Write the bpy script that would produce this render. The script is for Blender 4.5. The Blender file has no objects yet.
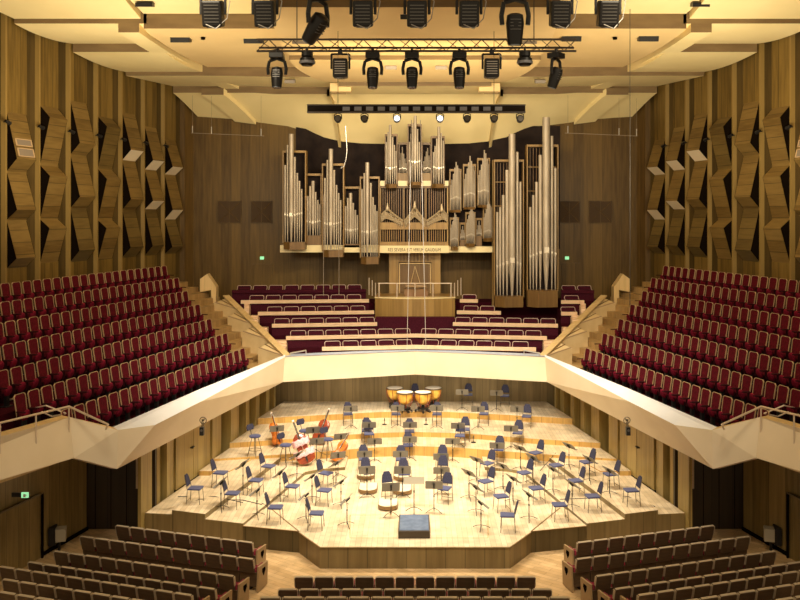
import bpy, math, random
from mathutils import Vector, Matrix
random.seed(7)
S = bpy.context.scene
COL = S.collection
F = 850.0; CX = 415.0; HY = 215.0; CZ = 8.5
# ------------------------------------------------------------------ camera
cam_d = bpy.data.cameras.new('camera'); cam = bpy.data.objects.new('camera', cam_d); COL.objects.link(cam)
cam.location = (0, 0, CZ); cam.rotation_euler = (math.pi/2, 0, 0)
cam_d.sensor_width = 36; cam_d.lens = 36*F/800
cam_d.shift_x = (400-CX)/800; cam_d.shift_y = -(300-HY)/800
cam_d.clip_end = 200
S.camera = cam
# ------------------------------------------------------------------ world, lights, exposure
w = bpy.data.worlds.new('world'); S.world = w; w.use_nodes = True
w.node_tree.nodes['Background'].inputs[0].default_value = (1.0, 0.80, 0.52, 1)
w.node_tree.nodes['Background'].inputs[1].default_value = 0.54
def area(name, loc, target, sx, sy, power, color=(1, .86, .66), spread=180):
    d = bpy.data.lights.new(name, 'AREA'); d.shape = 'RECTANGLE'; d.size = sx; d.size_y = sy
    d.energy = power; d.color = color; d.spread = math.radians(spread)
    o = bpy.data.objects.new(name, d); COL.objects.link(o); o.location = loc
    v = Vector(target)-Vector(loc); o.rotation_euler = v.to_track_quat('-Z', 'Y').to_euler()
    return o
def spot(name, loc, target, power, angle=60, color=(1, .90, .70), r=.04):
    d = bpy.data.lights.new(name, 'SPOT'); d.energy = power; d.color = color; d.spot_size = math.radians(angle)
    d.spot_blend = .8; d.shadow_soft_size = r
    o = bpy.data.objects.new(name, d); COL.objects.link(o); o.location = loc
    o.rotation_euler = (Vector(target)-Vector(loc)).to_track_quat('-Z', 'Y').to_euler(); return o
# bar spots hang at the lamp bar; area lights are added fill without fixtures
area('stage_front_light', (0, 17.2, 11.7), (0, 29, 0), 6, .4, 480, (1, .93, .78), 75)
for x in (-2.4, -1.2, 0, 1.2, 2.4):
    spot('bar_spot', (x, 26.2, 11.25), (x*1.6, 28.2, 0), 1700, 98)
for sx in (-1, 1):
    area('ceiling_fill', (sx*8.6, 24.5, 9.2), (sx*8.6, 30.5, 15), 3.5, 2.0, 640, (1, .87, .62), 160)  # added fill brightening the ceiling, no lamp hangs here
    area('terrace_fill', (sx*4.5, 19, 13.4), (sx*11, 29, 4), 3, 1, 170, (1, .80, .55), 90)
    area('stalls_fill', (sx*4.5, 12, 13), (sx*6, 22, 0), 3, 1, 150, (1, .85, .6), 100)
area('organ_light', (0, 27.3, 11.5), (0, 40, 9.4), 6, .3, 270, (1, .86, .66), 110)
area('gallery_fill', (0, 33.3, 2.2), (0, 34.2, 0), 9, .3, 90, (1, .9, .72), 170)  # added fill below the rear parapet, no lamp there
area('rear_ceiling_fill', (0, 27.4, 11.95), (0, 36, 15), 6, .4, 330, (1, .84, .5), 160)  # added fill for the rear ceiling, no fixture carries it
S.view_settings.view_transform = 'Standard'; S.view_settings.look = 'None'
S.view_settings.exposure = 0.0; S.view_settings.gamma = 1.0
S.view_settings.use_curve_mapping = False

# ------------------------------------------------------------------ helpers
def P(px, py, D=None, z=None, h=None):
    if h is not None: z = CZ-h
    if D is None: D = F*(CZ-z)/(py-HY)
    return Vector(((px-CX)/F*D, D, CZ-(py-HY)/F*D))
class MB:
    def __init__(s): s.v = []; s.f = []; s.m = []
    def add(s, vs, fs, mi=0, M=None):
        b = len(s.v)
        for p in vs:
            p = Vector(p)
            s.v.append(M @ p if M is not None else p)
        for f in fs: s.f.append([b+i for i in f]); s.m.append(mi)
        return s
    def box(s, c, d, mi=0, M=None, rz=0, rx=0):
        x, y, z = d[0]/2, d[1]/2, d[2]/2
        R = Matrix.Translation(Vector(c)) @ Matrix.Rotation(rz, 4, 'Z') @ Matrix.Rotation(rx, 4, 'X')
        if M is not None: R = M @ R
        vs = [(a*x, b*y, e*z) for e in (-1, 1) for a, b in ((-1, -1), (1, -1), (1, 1), (-1, 1))]
        return s.add(vs, [(3, 2, 1, 0), (4, 5, 6, 7), (0, 1, 5, 4), (1, 2, 6, 5), (2, 3, 7, 6), (3, 0, 4, 7)], mi, R)
    def prism(s, poly, z0, z1, top=0, side=0):
        a = sum(poly[i][0]*poly[(i+1) % len(poly)][1]-poly[(i+1) % len(poly)][0]*poly[i][1] for i in range(len(poly)))
        if a < 0: poly = poly[::-1]
        n = len(poly)
        vs = [(p[0], p[1], z0) for p in poly]+[(p[0], p[1], z1) for p in poly]
        s.add(vs, [tuple(range(n, 2*n))], top)
        b = len(s.v)-2*n
        s.f.append([b+i for i in reversed(range(n))]); s.m.append(side)
        for i in range(n):
            j = (i+1) % n; s.f.append([b+i, b+j, b+n+j, b+n+i]); s.m.append(side)
        return s
    def cyl(s, p0, p1, r0, r1=None, n=10, mi=0, caps=True, M=None):
        if r1 is None: r1 = r0
        p0 = Vector(p0); p1 = Vector(p1); d = (p1-p0)
        if d.length < 1e-6: return s
        q = d.to_track_quat('Z', 'Y')
        vs = []
        for (p, r) in ((p0, r0), (p1, r1)):
            for i in range(n):
                a = 2*math.pi*i/n
                vs.append(p+q @ Vector((r*math.cos(a), r*math.sin(a), 0)))
        fs = [(i, (i+1) % n, n+(i+1) % n, n+i) for i in range(n)]
        if caps: fs += [tuple(reversed(range(n))), tuple(range(n, 2*n))]
        return s.add(vs, fs, mi, M)
    def path(s, pts, r, n=6, mi=0, M=None):
        for a, b in zip(pts[:-1], pts[1:]): s.cyl(a, b, r, n=n, mi=mi, M=M)
        return s
    def lathe(s, prof, c=(0, 0, 0), n=20, mi=0, M=None, sy=1.0):
        vs = []; fs = []
        for (r, z) in prof:
            for i in range(n):
                a = 2*math.pi*i/n; vs.append((c[0]+r*math.cos(a), c[1]+sy*r*math.sin(a), c[2]+z))
        for k in range(len(prof)-1):
            for i in range(n):
                j = (i+1) % n; fs.append((k*n+i, k*n+j, (k+1)*n+j, (k+1)*n+i))
        fs.append(tuple(reversed(range(n)))); m = (len(prof)-1)*n; fs.append(tuple(range(m, m+n)))
        return s.add(vs, fs, mi, M)
    def mesh(s, name, mats, smooth=False):
        me = bpy.data.meshes.new(name); me.from_pydata([tuple(v) for v in s.v], [], s.f)
        for m in (mats if isinstance(mats, (list, tuple)) else [mats]): me.materials.append(m)
        for p, mi in zip(me.polygons, s.m): p.material_index = mi
        if smooth:
            for p in me.polygons: p.use_smooth = True
            try: me.set_sharp_from_angle(angle=math.radians(40))
            except Exception: pass
        me.update(); return me
    def build(s, name, mats, parent=None, smooth=False, bevel=0, sub=0):
        o = bpy.data.objects.new(name, s.mesh(name, mats, smooth)); COL.objects.link(o)
        if parent is not None: o.parent = parent
        if bevel:
            b = o.modifiers.new('bevel', 'BEVEL'); b.width = bevel; b.segments = 2; b.limit_method = 'ANGLE'
        if sub:
            b = o.modifiers.new('sub', 'SUBSURF'); b.levels = sub; b.render_levels = sub
        return o
def tag(o, label=None, cat=None, group=None, kind=None):
    if label: o['label'] = label
    if cat: o['category'] = cat
    if group: o['group'] = group
    if kind: o['kind'] = kind
    return o
def struct(mb, name, mats, **k):
    o = mb.build(name, mats, **k); o['kind'] = 'structure'; return o
def empty(name, loc, rz=0, label=None, cat=None, group=None):
    o = bpy.data.objects.new(name, None); COL.objects.link(o); o.location = loc; o.rotation_euler = (0, 0, rz)
    o.empty_display_size = .2
    return tag(o, label, cat, group)
KIDS = {}
def copy_tree(o, parent=None):
    c = o.copy(); COL.objects.link(c)
    if parent is not None: c.parent = parent
    for ch in o.children: copy_tree(ch, c)
    return c
ORD = ['zeroth', 'first', 'second', 'third', 'fourth', 'fifth', 'sixth', 'seventh', 'eighth', 'ninth', 'tenth', 'eleventh', 'twelfth',
       'thirteenth', 'fourteenth', 'fifteenth', 'sixteenth', 'seventeenth', 'eighteenth', 'nineteenth', 'twentieth', 'twenty-first',
       'twenty-second', 'twenty-third', 'twenty-fourth', 'twenty-fifth', 'twenty-sixth']
def face_to(dx, dy): return math.atan2(-dx, dy)

# ------------------------------------------------------------------ materials
def mat(name, col, rough=.6, metal=0, spec=.5, emit=None, es=0, sheen=0):
    m = bpy.data.materials.new(name); m.use_nodes = True
    b = m.node_tree.nodes['Principled BSDF']
    b.inputs['Base Color'].default_value = (*col, 1); b.inputs['Roughness'].default_value = rough
    b.inputs['Metallic'].default_value = metal; b.inputs['Specular IOR Level'].default_value = spec
    if sheen: b.inputs['Sheen Weight'].default_value = sheen
    if emit: b.inputs['Emission Color'].default_value = (*emit, 1); b.inputs['Emission Strength'].default_value = es
    return m
def noisy(m, col1, col2, scale=(1, 1, 1), nscale=4, detail=4, rough=None, lo=.35, hi=.65, bump=0):
    nt = m.node_tree; N = nt.nodes; L = nt.links; b = N['Principled BSDF']
    tc = N.new('ShaderNodeTexCoord'); mp = N.new('ShaderNodeMapping'); mp.inputs['Scale'].default_value = scale
    nz = N.new('ShaderNodeTexNoise'); nz.inputs['Scale'].default_value = nscale; nz.inputs['Detail'].default_value = detail
    cr = N.new('ShaderNodeValToRGB'); cr.color_ramp.elements[0].position = lo; cr.color_ramp.elements[1].position = hi
    cr.color_ramp.elements[0].color = (*col1, 1); cr.color_ramp.elements[1].color = (*col2, 1)
    L.new(tc.outputs['Object'], mp.inputs['Vector']); L.new(mp.outputs['Vector'], nz.inputs['Vector'])
    L.new(nz.outputs['Fac'], cr.inputs['Fac']); L.new(cr.outputs['Color'], b.inputs['Base Color'])
    if bump:
        bp = N.new('ShaderNodeBump'); bp.inputs['Strength'].default_value = bump; bp.inputs['Distance'].default_value = .01
        L.new(nz.outputs['Fac'], bp.inputs['Height']); L.new(bp.outputs['Normal'], b.inputs['Normal'])
    return m
def wood(name, c1, c2, vert=True, nscale=1.0, rough=.45, board=.16, seam=.55, axis='xy'):
    """vertical boards: tone per board plus stretched grain"""
    m = mat(name, c1, rough); nt = m.node_tree; N = nt.nodes; L = nt.links; b = N['Principled BSDF']
    tc = N.new('ShaderNodeTexCoord'); sp = N.new('ShaderNodeSeparateXYZ'); L.new(tc.outputs['Object'], sp.inputs[0])
    ad = N.new('ShaderNodeMath'); ad.operation = 'ADD'
    if axis == 'xy': L.new(sp.outputs['X'], ad.inputs[0]); L.new(sp.outputs['Y'], ad.inputs[1])
    else: L.new(sp.outputs['Z'], ad.inputs[0]); ad.inputs[1].default_value = 0
    dv = N.new('ShaderNodeMath'); dv.operation = 'DIVIDE'; dv.inputs[1].default_value = board; L.new(ad.outputs[0], dv.inputs[0])
    fl = N.new('ShaderNodeMath'); fl.operation = 'FLOOR'; L.new(dv.outputs[0], fl.inputs[0])
    wn = N.new('ShaderNodeTexWhiteNoise'); wn.noise_dimensions = '1D'; L.new(fl.outputs[0], wn.inputs['W'])
    mp = N.new('ShaderNodeMapping'); mp.inputs['Scale'].default_value = (9, 9, .7) if axis == 'xy' else (1.2, 1.2, 12)
    L.new(tc.outputs['Object'], mp.inputs['Vector'])
    nz = N.new('ShaderNodeTexNoise'); nz.inputs['Scale'].default_value = nscale; nz.inputs['Detail'].default_value = 5
    L.new(mp.outputs[0], nz.inputs['Vector'])
    mx = N.new('ShaderNodeMath'); mx.operation = 'MULTIPLY_ADD'; L.new(wn.outputs['Value'], mx.inputs[0]); mx.inputs[1].default_value = .45
    L.new(nz.outputs['Fac'], mx.inputs[2])
    cr = N.new('ShaderNodeValToRGB'); cr.color_ramp.elements[0].position = .4; cr.color_ramp.elements[1].position = .95
    cr.color_ramp.elements[0].color = (*c1, 1); cr.color_ramp.elements[1].color = (*c2, 1)
    L.new(mx.outputs[0], cr.inputs['Fac'])
    fr = N.new('ShaderNodeMath'); fr.operation = 'FRACT'; L.new(dv.outputs[0], fr.inputs[0])
    lt = N.new('ShaderNodeMath'); lt.operation = 'LESS_THAN'; lt.inputs[1].default_value = .05; L.new(fr.outputs[0], lt.inputs[0])
    ml = N.new('ShaderNodeMix'); ml.data_type = 'RGBA'; ml.blend_type = 'MULTIPLY'
    L.new(lt.outputs[0], ml.inputs['Factor']); L.new(cr.outputs['Color'], ml.inputs['A']); ml.inputs['B'].default_value = (seam, seam, seam, 1)
    L.new(ml.outputs['Result'], b.inputs['Base Color'])
    return m
def parquet(name, c1, c2, bw=1.0, bh=.13, rot=0, rough=.35):
    m = mat(name, c1, rough); nt = m.node_tree; N = nt.nodes; L = nt.links; b = N['Principled BSDF']
    tc = N.new('ShaderNodeTexCoord'); mp = N.new('ShaderNodeMapping'); mp.inputs['Rotation'].default_value = (0, 0, rot)
    L.new(tc.outputs['Object'], mp.inputs['Vector'])
    br = N.new('ShaderNodeTexBrick'); br.inputs['Scale'].default_value = 1; br.inputs['Brick Width'].default_value = bw
    br.inputs['Row Height'].default_value = bh; br.inputs['Mortar Size'].default_value = .004
    br.inputs['Color1'].default_value = (*c1, 1); br.inputs['Color2'].default_value = (*c2, 1)
    br.inputs['Mortar'].default_value = (c1[0]*.55, c1[1]*.5, c1[2]*.45, 1)
    L.new(mp.outputs[0], br.inputs['Vector'])
    nz = N.new('ShaderNodeTexNoise'); nz.inputs['Scale'].default_value = 2.5; nz.inputs['Detail'].default_value = 6
    L.new(tc.outputs['Object'], nz.inputs['Vector'])
    cr = N.new('ShaderNodeValToRGB'); cr.color_ramp.elements[0].color = (.78, .76, .72, 1); cr.color_ramp.elements[1].color = (1.12, 1.1, 1.08, 1)
    cr.color_ramp.elements[0].position = .3; cr.color_ramp.elements[1].position = .7
    L.new(nz.outputs['Fac'], cr.inputs['Fac'])
    ml = N.new('ShaderNodeMix'); ml.data_type = 'RGBA'; ml.blend_type = 'MULTIPLY'; ml.inputs['Factor'].default_value = 1
    L.new(br.outputs['Color'], ml.inputs['A']); L.new(cr.outputs['Color'], ml.inputs['B'])
    L.new(ml.outputs['Result'], b.inputs['Base Color'])
    return m
M = {}
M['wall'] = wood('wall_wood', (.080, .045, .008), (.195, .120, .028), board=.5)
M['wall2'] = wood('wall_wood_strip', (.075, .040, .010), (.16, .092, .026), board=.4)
M['backwall'] = wood('back_wall_wood', (.070, .037, .007), (.145, .083, .018), board=.45, seam=.75)
M['lowwall'] = wood('lower_wall_wood', (.17, .115, .035), (.34, .24, .09), board=.5, rough=.3)
M['darkwall'] = wood('dark_wood', (.022, .013, .006), (.04, .024, .010), board=.6, rough=.35)
M['stagewall'] = wood('stage_wall_wood', (.25, .165, .045), (.42, .30, .10), board=.55, rough=.35)
M['stageback'] = wood('stage_back_wood', (.16, .11, .042), (.27, .19, .08), board=.30, rough=.4)
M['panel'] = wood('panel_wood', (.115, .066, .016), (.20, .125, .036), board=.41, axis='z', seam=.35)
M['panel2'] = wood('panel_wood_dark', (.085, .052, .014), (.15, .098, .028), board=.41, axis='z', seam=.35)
M['fin'] = mat('fin_edge_oak', (.26, .165, .045), .45)
M['gap'] = mat('gap_black', (.008, .005, .003), .9)
M['organvoid'] = noisy(mat('organ_void', (.02, .013, .012), .8), (.016, .011, .011), (.03, .02, .017), nscale=2)  # near-black tone stands for the shade inside the organ recess
M['stage'] = parquet('stage_parquet', (.64, .51, .33), (.78, .65, .46), 1.1, .14, math.pi/2)
M['floor'] = parquet('hall_parquet', (.52, .34, .16), (.68, .47, .25), .8, .16, math.radians(35), .3)
M['riser'] = wood('riser_wood', (.44, .24, .055), (.60, .36, .10), board=.3, rough=.4)
M['fascia'] = wood('fascia_wood', (.15, .10, .036), (.235, .165, .065), board=.5, rough=.4)
M['cream'] = noisy(mat('cream_plaster', (.75, .6, .38), .45), (.70, .58, .40), (.76, .64, .46), nscale=.7)
M['ledge'] = noisy(mat('white_ledge', (.8, .8, .8), .35), (.70, .71, .74), (.82, .82, .84), nscale=.6)
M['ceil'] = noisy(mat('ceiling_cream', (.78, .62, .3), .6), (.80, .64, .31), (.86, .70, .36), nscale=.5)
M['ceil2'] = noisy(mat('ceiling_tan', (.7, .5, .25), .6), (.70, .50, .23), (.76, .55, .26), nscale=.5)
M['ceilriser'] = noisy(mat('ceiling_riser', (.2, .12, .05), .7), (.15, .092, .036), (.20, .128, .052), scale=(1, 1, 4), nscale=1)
M['carpet'] = noisy(mat('red_carpet', (.1, .01, .015), .95), (.028, .002, .004), (.045, .004, .008), nscale=30)
M['red'] = noisy(mat('red_velvet', (.2, .01, .03), .8), (.060, .0025, .006), (.105, .005, .012), nscale=18)
M['redseat'] = noisy(mat('red_cushion', (.4, .02, .07), .7), (.13, .004, .016), (.19, .007, .026), nscale=18)
M['purple'] = noisy(mat('plum_velvet', (.1, .01, .03), .85), (.040, .004, .010), (.058, .006, .014), nscale=18)
M['rim'] = mat('light_wood_rim', (.46, .31, .17), .4)
M['armdark'] = mat('arm_dark_red', (.028, .004, .006), .7)
M['ventdark'] = mat('vent_dark', (.055, .028, .008), .8)
M['rim2'] = mat('pale_rail', (.62, .50, .38), .35, .3)
M['rim3'] = mat('warm_rim', (.62, .42, .18), .4)
M['console'] = mat('console_walnut', (.22, .115, .045), .4)
M['carpetdark'] = mat('dark_carpet', (.035, .004, .008), .95)
M['ebonywood'] = mat('podium_wood', (.045, .028, .014), .4)
M['riserdark'] = mat('platform_edge', (.24, .13, .045), .4)
M['stagetop'] = mat('platform_top', (.78, .68, .50), .4)
M['redrod'] = mat('timpani_rod', (.35, .06, .02), .3, .3)
M['redarm'] = mat('red_arm_pad', (.22, .012, .03), .7)
M['endwood'] = mat('end_panel_maple', (.36, .24, .12), .4)
M['truss'] = mat('truss_metal', (.10, .08, .07), .4, .6)
M['bar'] = mat('bar_brown', (.022, .015, .012), .7, 0)
M['bar2'] = mat('bar_flange', (.10, .085, .08), .5, .4)
M['barplate'] = mat('pale_plate', (.28, .28, .31), .35, .5)
M['fins'] = mat('grey_fins', (.13, .12, .11), .35, .5)
M['pale'] = mat('pale_front', (.50, .44, .38), .4, .2)
M['lens2'] = mat('lit_lens', (1, 1, 1), .3, emit=(.9, .95, 1), es=3)
M['cablegrey'] = mat('cable_grey', (.35, .32, .28), .5)
M['wire'] = mat('pale_wire', (.50, .46, .42), .6)
M['wire2'] = mat('thin_wire', (.20, .15, .1), .6)
M['wiredark'] = mat('dark_wire', (.05, .04, .03), .5)
M['bulb'] = mat('clear_bulb', (.34, .31, .27), .5)
M['stairshade'] = wood('stair_riser_shade', (.16, .09, .03), (.22, .13, .05), board=.3)  # shade on the steps put into a darker riser wood
M['stairwood'] = wood('stair_wood', (.30, .18, .06), (.42, .27, .11), board=.3)
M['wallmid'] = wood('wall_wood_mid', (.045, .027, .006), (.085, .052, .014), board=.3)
M['rimthin'] = mat('thin_rim', (.50, .36, .28), .4)
M['lightwood'] = wood('light_maple', (.58, .40, .17), (.70, .50, .24), board=.3, rough=.4, seam=.8)
M['lightwoodd'] = wood('gallery_maple', (.40, .27, .10), (.50, .35, .15), board=.2, rough=.4, seam=.8)
M['shelf2'] = noisy(mat('divider_maple', (.7, .5, .3), .4), (.62, .45, .22), (.70, .53, .28), nscale=2)
M['benchwood'] = noisy(mat('bench_wood', (.7, .5, .3), .4), (.64, .42, .25), (.72, .50, .31), nscale=3)
M['stallback'] = noisy(mat('stall_plywood', (.15, .09, .05), .3), (.075, .044, .024), (.12, .074, .040), scale=(1, 1, 5), nscale=3)
M['stallpad'] = mat('stall_panel_dark', (.075, .042, .025), .4)
M['stallrim'] = mat('stall_rim', (.44, .35, .24), .35)
M['blue'] = noisy(mat('blue_fabric', (.07, .07, .19), .8, sheen=.3), (.040, .046, .120), (.058, .064, .155), nscale=25)
M['blueback'] = noisy(mat('slate_fabric', (.05, .05, .08), .8), (.033, .032, .056), (.048, .046, .08), nscale=25)
M['chrome'] = mat('brushed_steel', (.20, .165, .12), .35, .9)
M['steel'] = mat('bright_steel', (.65, .60, .52), .3, .9)
M['black'] = mat('black_metal', (.015, .013, .012), .4, .3)
M['desk'] = mat('music_desk', (.20, .18, .145), .5, .2)
M['deskl'] = mat('conductor_desk', (.42, .36, .26), .5)
M['pipe'] = noisy(mat('organ_tin', (.6, .52, .42), .5, .3), (.36, .295, .215), (.47, .395, .30), scale=(2, 2, .5), nscale=2)
M['pipemouth'] = mat('pipe_mouth', (.62, .54, .42), .35, .3)
M['oak'] = wood('organ_oak', (.24, .135, .032), (.36, .215, .06), board=.35, seam=.8)
M['oakdark'] = wood('organ_oak_dark', (.14, .072, .018), (.22, .12, .034), board=.35, seam=.8)
M['carve'] = mat('carved_gilt', (.40, .31, .19), .4, .3)
M['shelf'] = mat('organ_shelf_cream', (.80, .66, .36), .4)
M['ink'] = mat('letter_bronze', (.09, .05, .015), .5, .2)
M['orange'] = noisy(mat('varnish_orange', (.6, .16, .02), .22), (.42, .10, .014), (.66, .20, .03), scale=(1, 1, 4), nscale=3)
M['redwood'] = noisy(mat('varnish_red', (.25, .04, .015), .22), (.20, .03, .012), (.32, .06, .02), scale=(1, 1, 4), nscale=3)
M['ebony'] = mat('ebony', (.02, .014, .01), .3)
M['ivory'] = mat('ivory_scroll', (.72, .62, .52), .4)
M['pink'] = noisy(mat('pink_cloth', (.8, .45, .45), .9), (.70, .32, .34), (.85, .60, .60), nscale=20)
M['copper'] = noisy(mat('timpani_copper', (.8, .5, .1), .3, .45), (.75, .42, .06), (.88, .60, .14), nscale=4)
M['skin'] = mat('drum_head', (.66, .57, .44), .5)
M['mat'] = noisy(mat('podium_mat', (.1, .13, .2), .8), (.085, .115, .185), (.13, .17, .25), nscale=5)
M['exit'] = mat('exit_green', (.1, .5, .2), .5, emit=(.35, .8, .4), es=1.0)
M['white'] = mat('white_paint', (.8, .8, .78), .5)
M['lens'] = mat('lamp_glow', (1, .9, .8), .3, emit=(1, .93, .85), es=9)
M['glass'] = mat('lens_glass', (.25, .27, .3), .12, .7)
M['box'] = mat('lamp_box_grey', (.20, .16, .12), .5)

for k_, v_ in (('red', .12), ('redseat', .15), ('purple', .12), ('carpet', .05), ('carpetdark', .05), ('armdark', .1), ('blue', .25), ('blueback', .2), ('backwall', .25), ('wall', .3), ('wall2', .3), ('wallmid', .3), ('panel', .3), ('panel2', .3), ('bar', .1), ('gap', .0), ('organvoid', .1)):
    if k_ in M: M[k_].node_tree.nodes['Principled BSDF'].inputs['Specular IOR Level'].default_value = v_
# ------------------------------------------------------------------ shell geometry constants
U = Vector((.253, 1, 0)).normalized()       # left wall direction (towards the back)
def LW(a, D, z=0): return Vector((-a+.253*D, D, z))   # point on a line parallel to the left wall
def mx(p, s): return Vector((p[0]*s, p[1], p[2])) if len(p) > 2 else (p[0]*s, p[1])
FL = -.54

# --- hall floor
mb = MB(); mb.prism([(-14, 5), (14, 5), (12, 25.4), (-12, 25.4)], FL-.3, FL); struct(mb, 'floor', [M['floor'], M['floor']])

# --- stage platforms
def plan(lst, z): return [P(x, y, z=z).to_2d() for x, y in lst]
def full(left): return left+[Vector((-p[0], p[1])) for p in reversed(left)]
Z = dict(T0=0.0, D=.03, C=.10, A=.12, B=.24, S2=.27, U3=.34, L2=.52, L1=.75)
V1 = P(320, 547.5, z=0).to_2d(); V2 = P(299, 531.5, z=.03).to_2d(); V3 = P(243, 523.5, z=.10).to_2d()
V4 = P(205, 514, z=.24).to_2d(); V5 = P(172, 510, z=.24).to_2d(); V6 = P(145, 513, z=.12).to_2d()
W1 = V6.copy(); W2 = P(277, 406, z=.75).to_2d()
def wl(D, off=0):
    t = (D-W1[1])/(W2[1]-W1[1]); return Vector((W1[0]+t*(W2[0]-W1[0])-off, D))
plats = []   # (level, [polygons])
cd = plan([(265, 504), (305, 472), (320, 469), (345, 467)], .10)
bc = plan([(230, 495), (282, 456.5), (330, 453), (372, 450), (415, 448.5)], .24)
u3 = plan([(214, 459), (260, 456), (330, 451), (372, 447.5), (415, 446)], .34)
l2 = plan([(232, 443), (300, 438.5), (350, 434.5), (385, 432.7), (415, 432)], .52)
l1 = plan([(260, 418.5), (320, 415), (380, 412), (415, 411.5)], .75)
s2 = plan([(195, 472), (214, 471)], .27)
YB = 35.3
polys = {
 'T0': [full([V1, V2, V3] + [cd[1], cd[2], cd[3], Vector((cd[3][0], bc[3][1]+.3))])],
 'C': [], 'A': [], 'B': [], 'S2': [], 'D': [],
 'U3': [full([u3[4], u3[3], u3[2], u3[1], wl(u3[0][1]), wl(YB)][::-1])],
 'L2': [full([l2[4], l2[3], l2[2], l2[1], wl(l2[0][1]), wl(YB)][::-1])],
 'L1': [full([l1[3], l1[2], l1[1], wl(l1[0][1]), wl(YB)][::-1])],
}
for s in (1, -1):
    q = lambda L: [Vector((p[0]*s, p[1])) for p in L]
    polys['C'].append(q([V3, cd[1], cd[2], cd[3], Vector((cd[3][0], bc[2][1]+.5)), Vector((bc[1][0]-.3, bc[1][1]+.5)), bc[0]+Vector((-.35, .05)), V4+Vector((-.02, .03)), V4]))
    polys['D'].append(q([V2, P(270, 508, z=.03).to_2d(), P(258, 511, z=.03).to_2d(), V3]))
    polys['B'].append(q([V5, V4, bc[0], bc[1], Vector((bc[1][0]+.3, bc[1][1]+.4)), Vector((u3[0][0]-.2, u3[0][1]+.6)), s2[1], P(196, 489, z=.24).to_2d()]))
    polys['S2'].append(q([s2[1]+Vector((.5, 0)), wl(s2[1][1]), wl(u3[0][1]+.3), Vector((u3[0][0]+1.2, u3[0][1]+.2))]))
    polys['A'].append(q([V6, V5, P(196, 489, z=.24).to_2d(), s2[1]+Vector((0, .3)), wl(s2[1][1]+.3)]))
for k, pl in polys.items():
    for i, poly in enumerate(pl):
        mb = MB(); top = Z[k]
        n = len(poly); a = sum(poly[i][0]*poly[(i+1) % n][1]-poly[(i+1) % n][0]*poly[i][1] for i in range(n))
        mb.prism([tuple(p) for p in poly], FL, top, 0, 1)
        struct(mb, 'stage_platform', [M['stage'], M['riser'] if k in ('L1', 'L2', 'U3', 'S2') else M['fascia']])
def inside(poly, x, y):
    c = False; n = len(poly)
    for i in range(n):
        x1, y1 = poly[i][0], poly[i][1]; x2, y2 = poly[i-1][0], poly[i-1][1]
        if (y1 > y) != (y2 > y) and x < (x2-x1)*(y-y1)/(y2-y1)+x1: c = not c
    return c
def level(x, y):
    best = 0
    for k, pl in polys.items():
        for poly in pl:
            if inside(poly, x, y): best = max(best, Z[k])
    return best
def locate(px, py, up=0):
    for z in sorted(set(Z.values()), reverse=True):
        p = P(px, py, z=z+up)
        if abs(level(p.x, p.y)-z) < 1e-4: return Vector((p.x, p.y, z))
    p = P(px, py, z=up); return Vector((p.x, p.y, level(p.x, p.y)))
def trim_bar(a, b, wd, ht, m, name='trim'):
    a = Vector(a); b = Vector(b); d = b-a; c = (a+b)/2
    mb = MB(); mb.box((0, 0, 0), (d.length, wd, ht)); o = struct(mb, name, m)
    o.matrix_world = Matrix.Translation(c) @ d.to_track_quat('X', 'Z').to_matrix().to_4x4(); return o
# thin dark cover lines at the stage edge
ti = 1
for s in (1, -1):
    for a, b, z in ((V1, V2, 0), (V2, V3, .03), (V2, P(270, 508, z=.03).to_2d(), .03)):
        trim_bar((a[0]*s, a[1]-.0, z+.0), (b[0]*s, b[1], z+.0), .035, .012, M['oakdark'], 'trim_%d' % ti); ti += 1
trim_bar((V1[0], V1[1], 0), (-V1[0], V1[1], 0), .05, .014, M['fascia'], 'trim_%d' % ti); ti += 1
for (a, b) in (((350, 515), (350, 538)), ((488, 515), (488, 538)), ((350, 515), (396, 515)), ((432, 515), (488, 515)), ((350, 538), (488, 538))):
    p = P(*a, z=0); q_ = P(*b, z=0)
    trim_bar((p.x, p.y, .0), (q_.x, q_.y, .0), .02, .006, M['riser'], 'trim_%d' % ti); ti += 1

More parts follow.
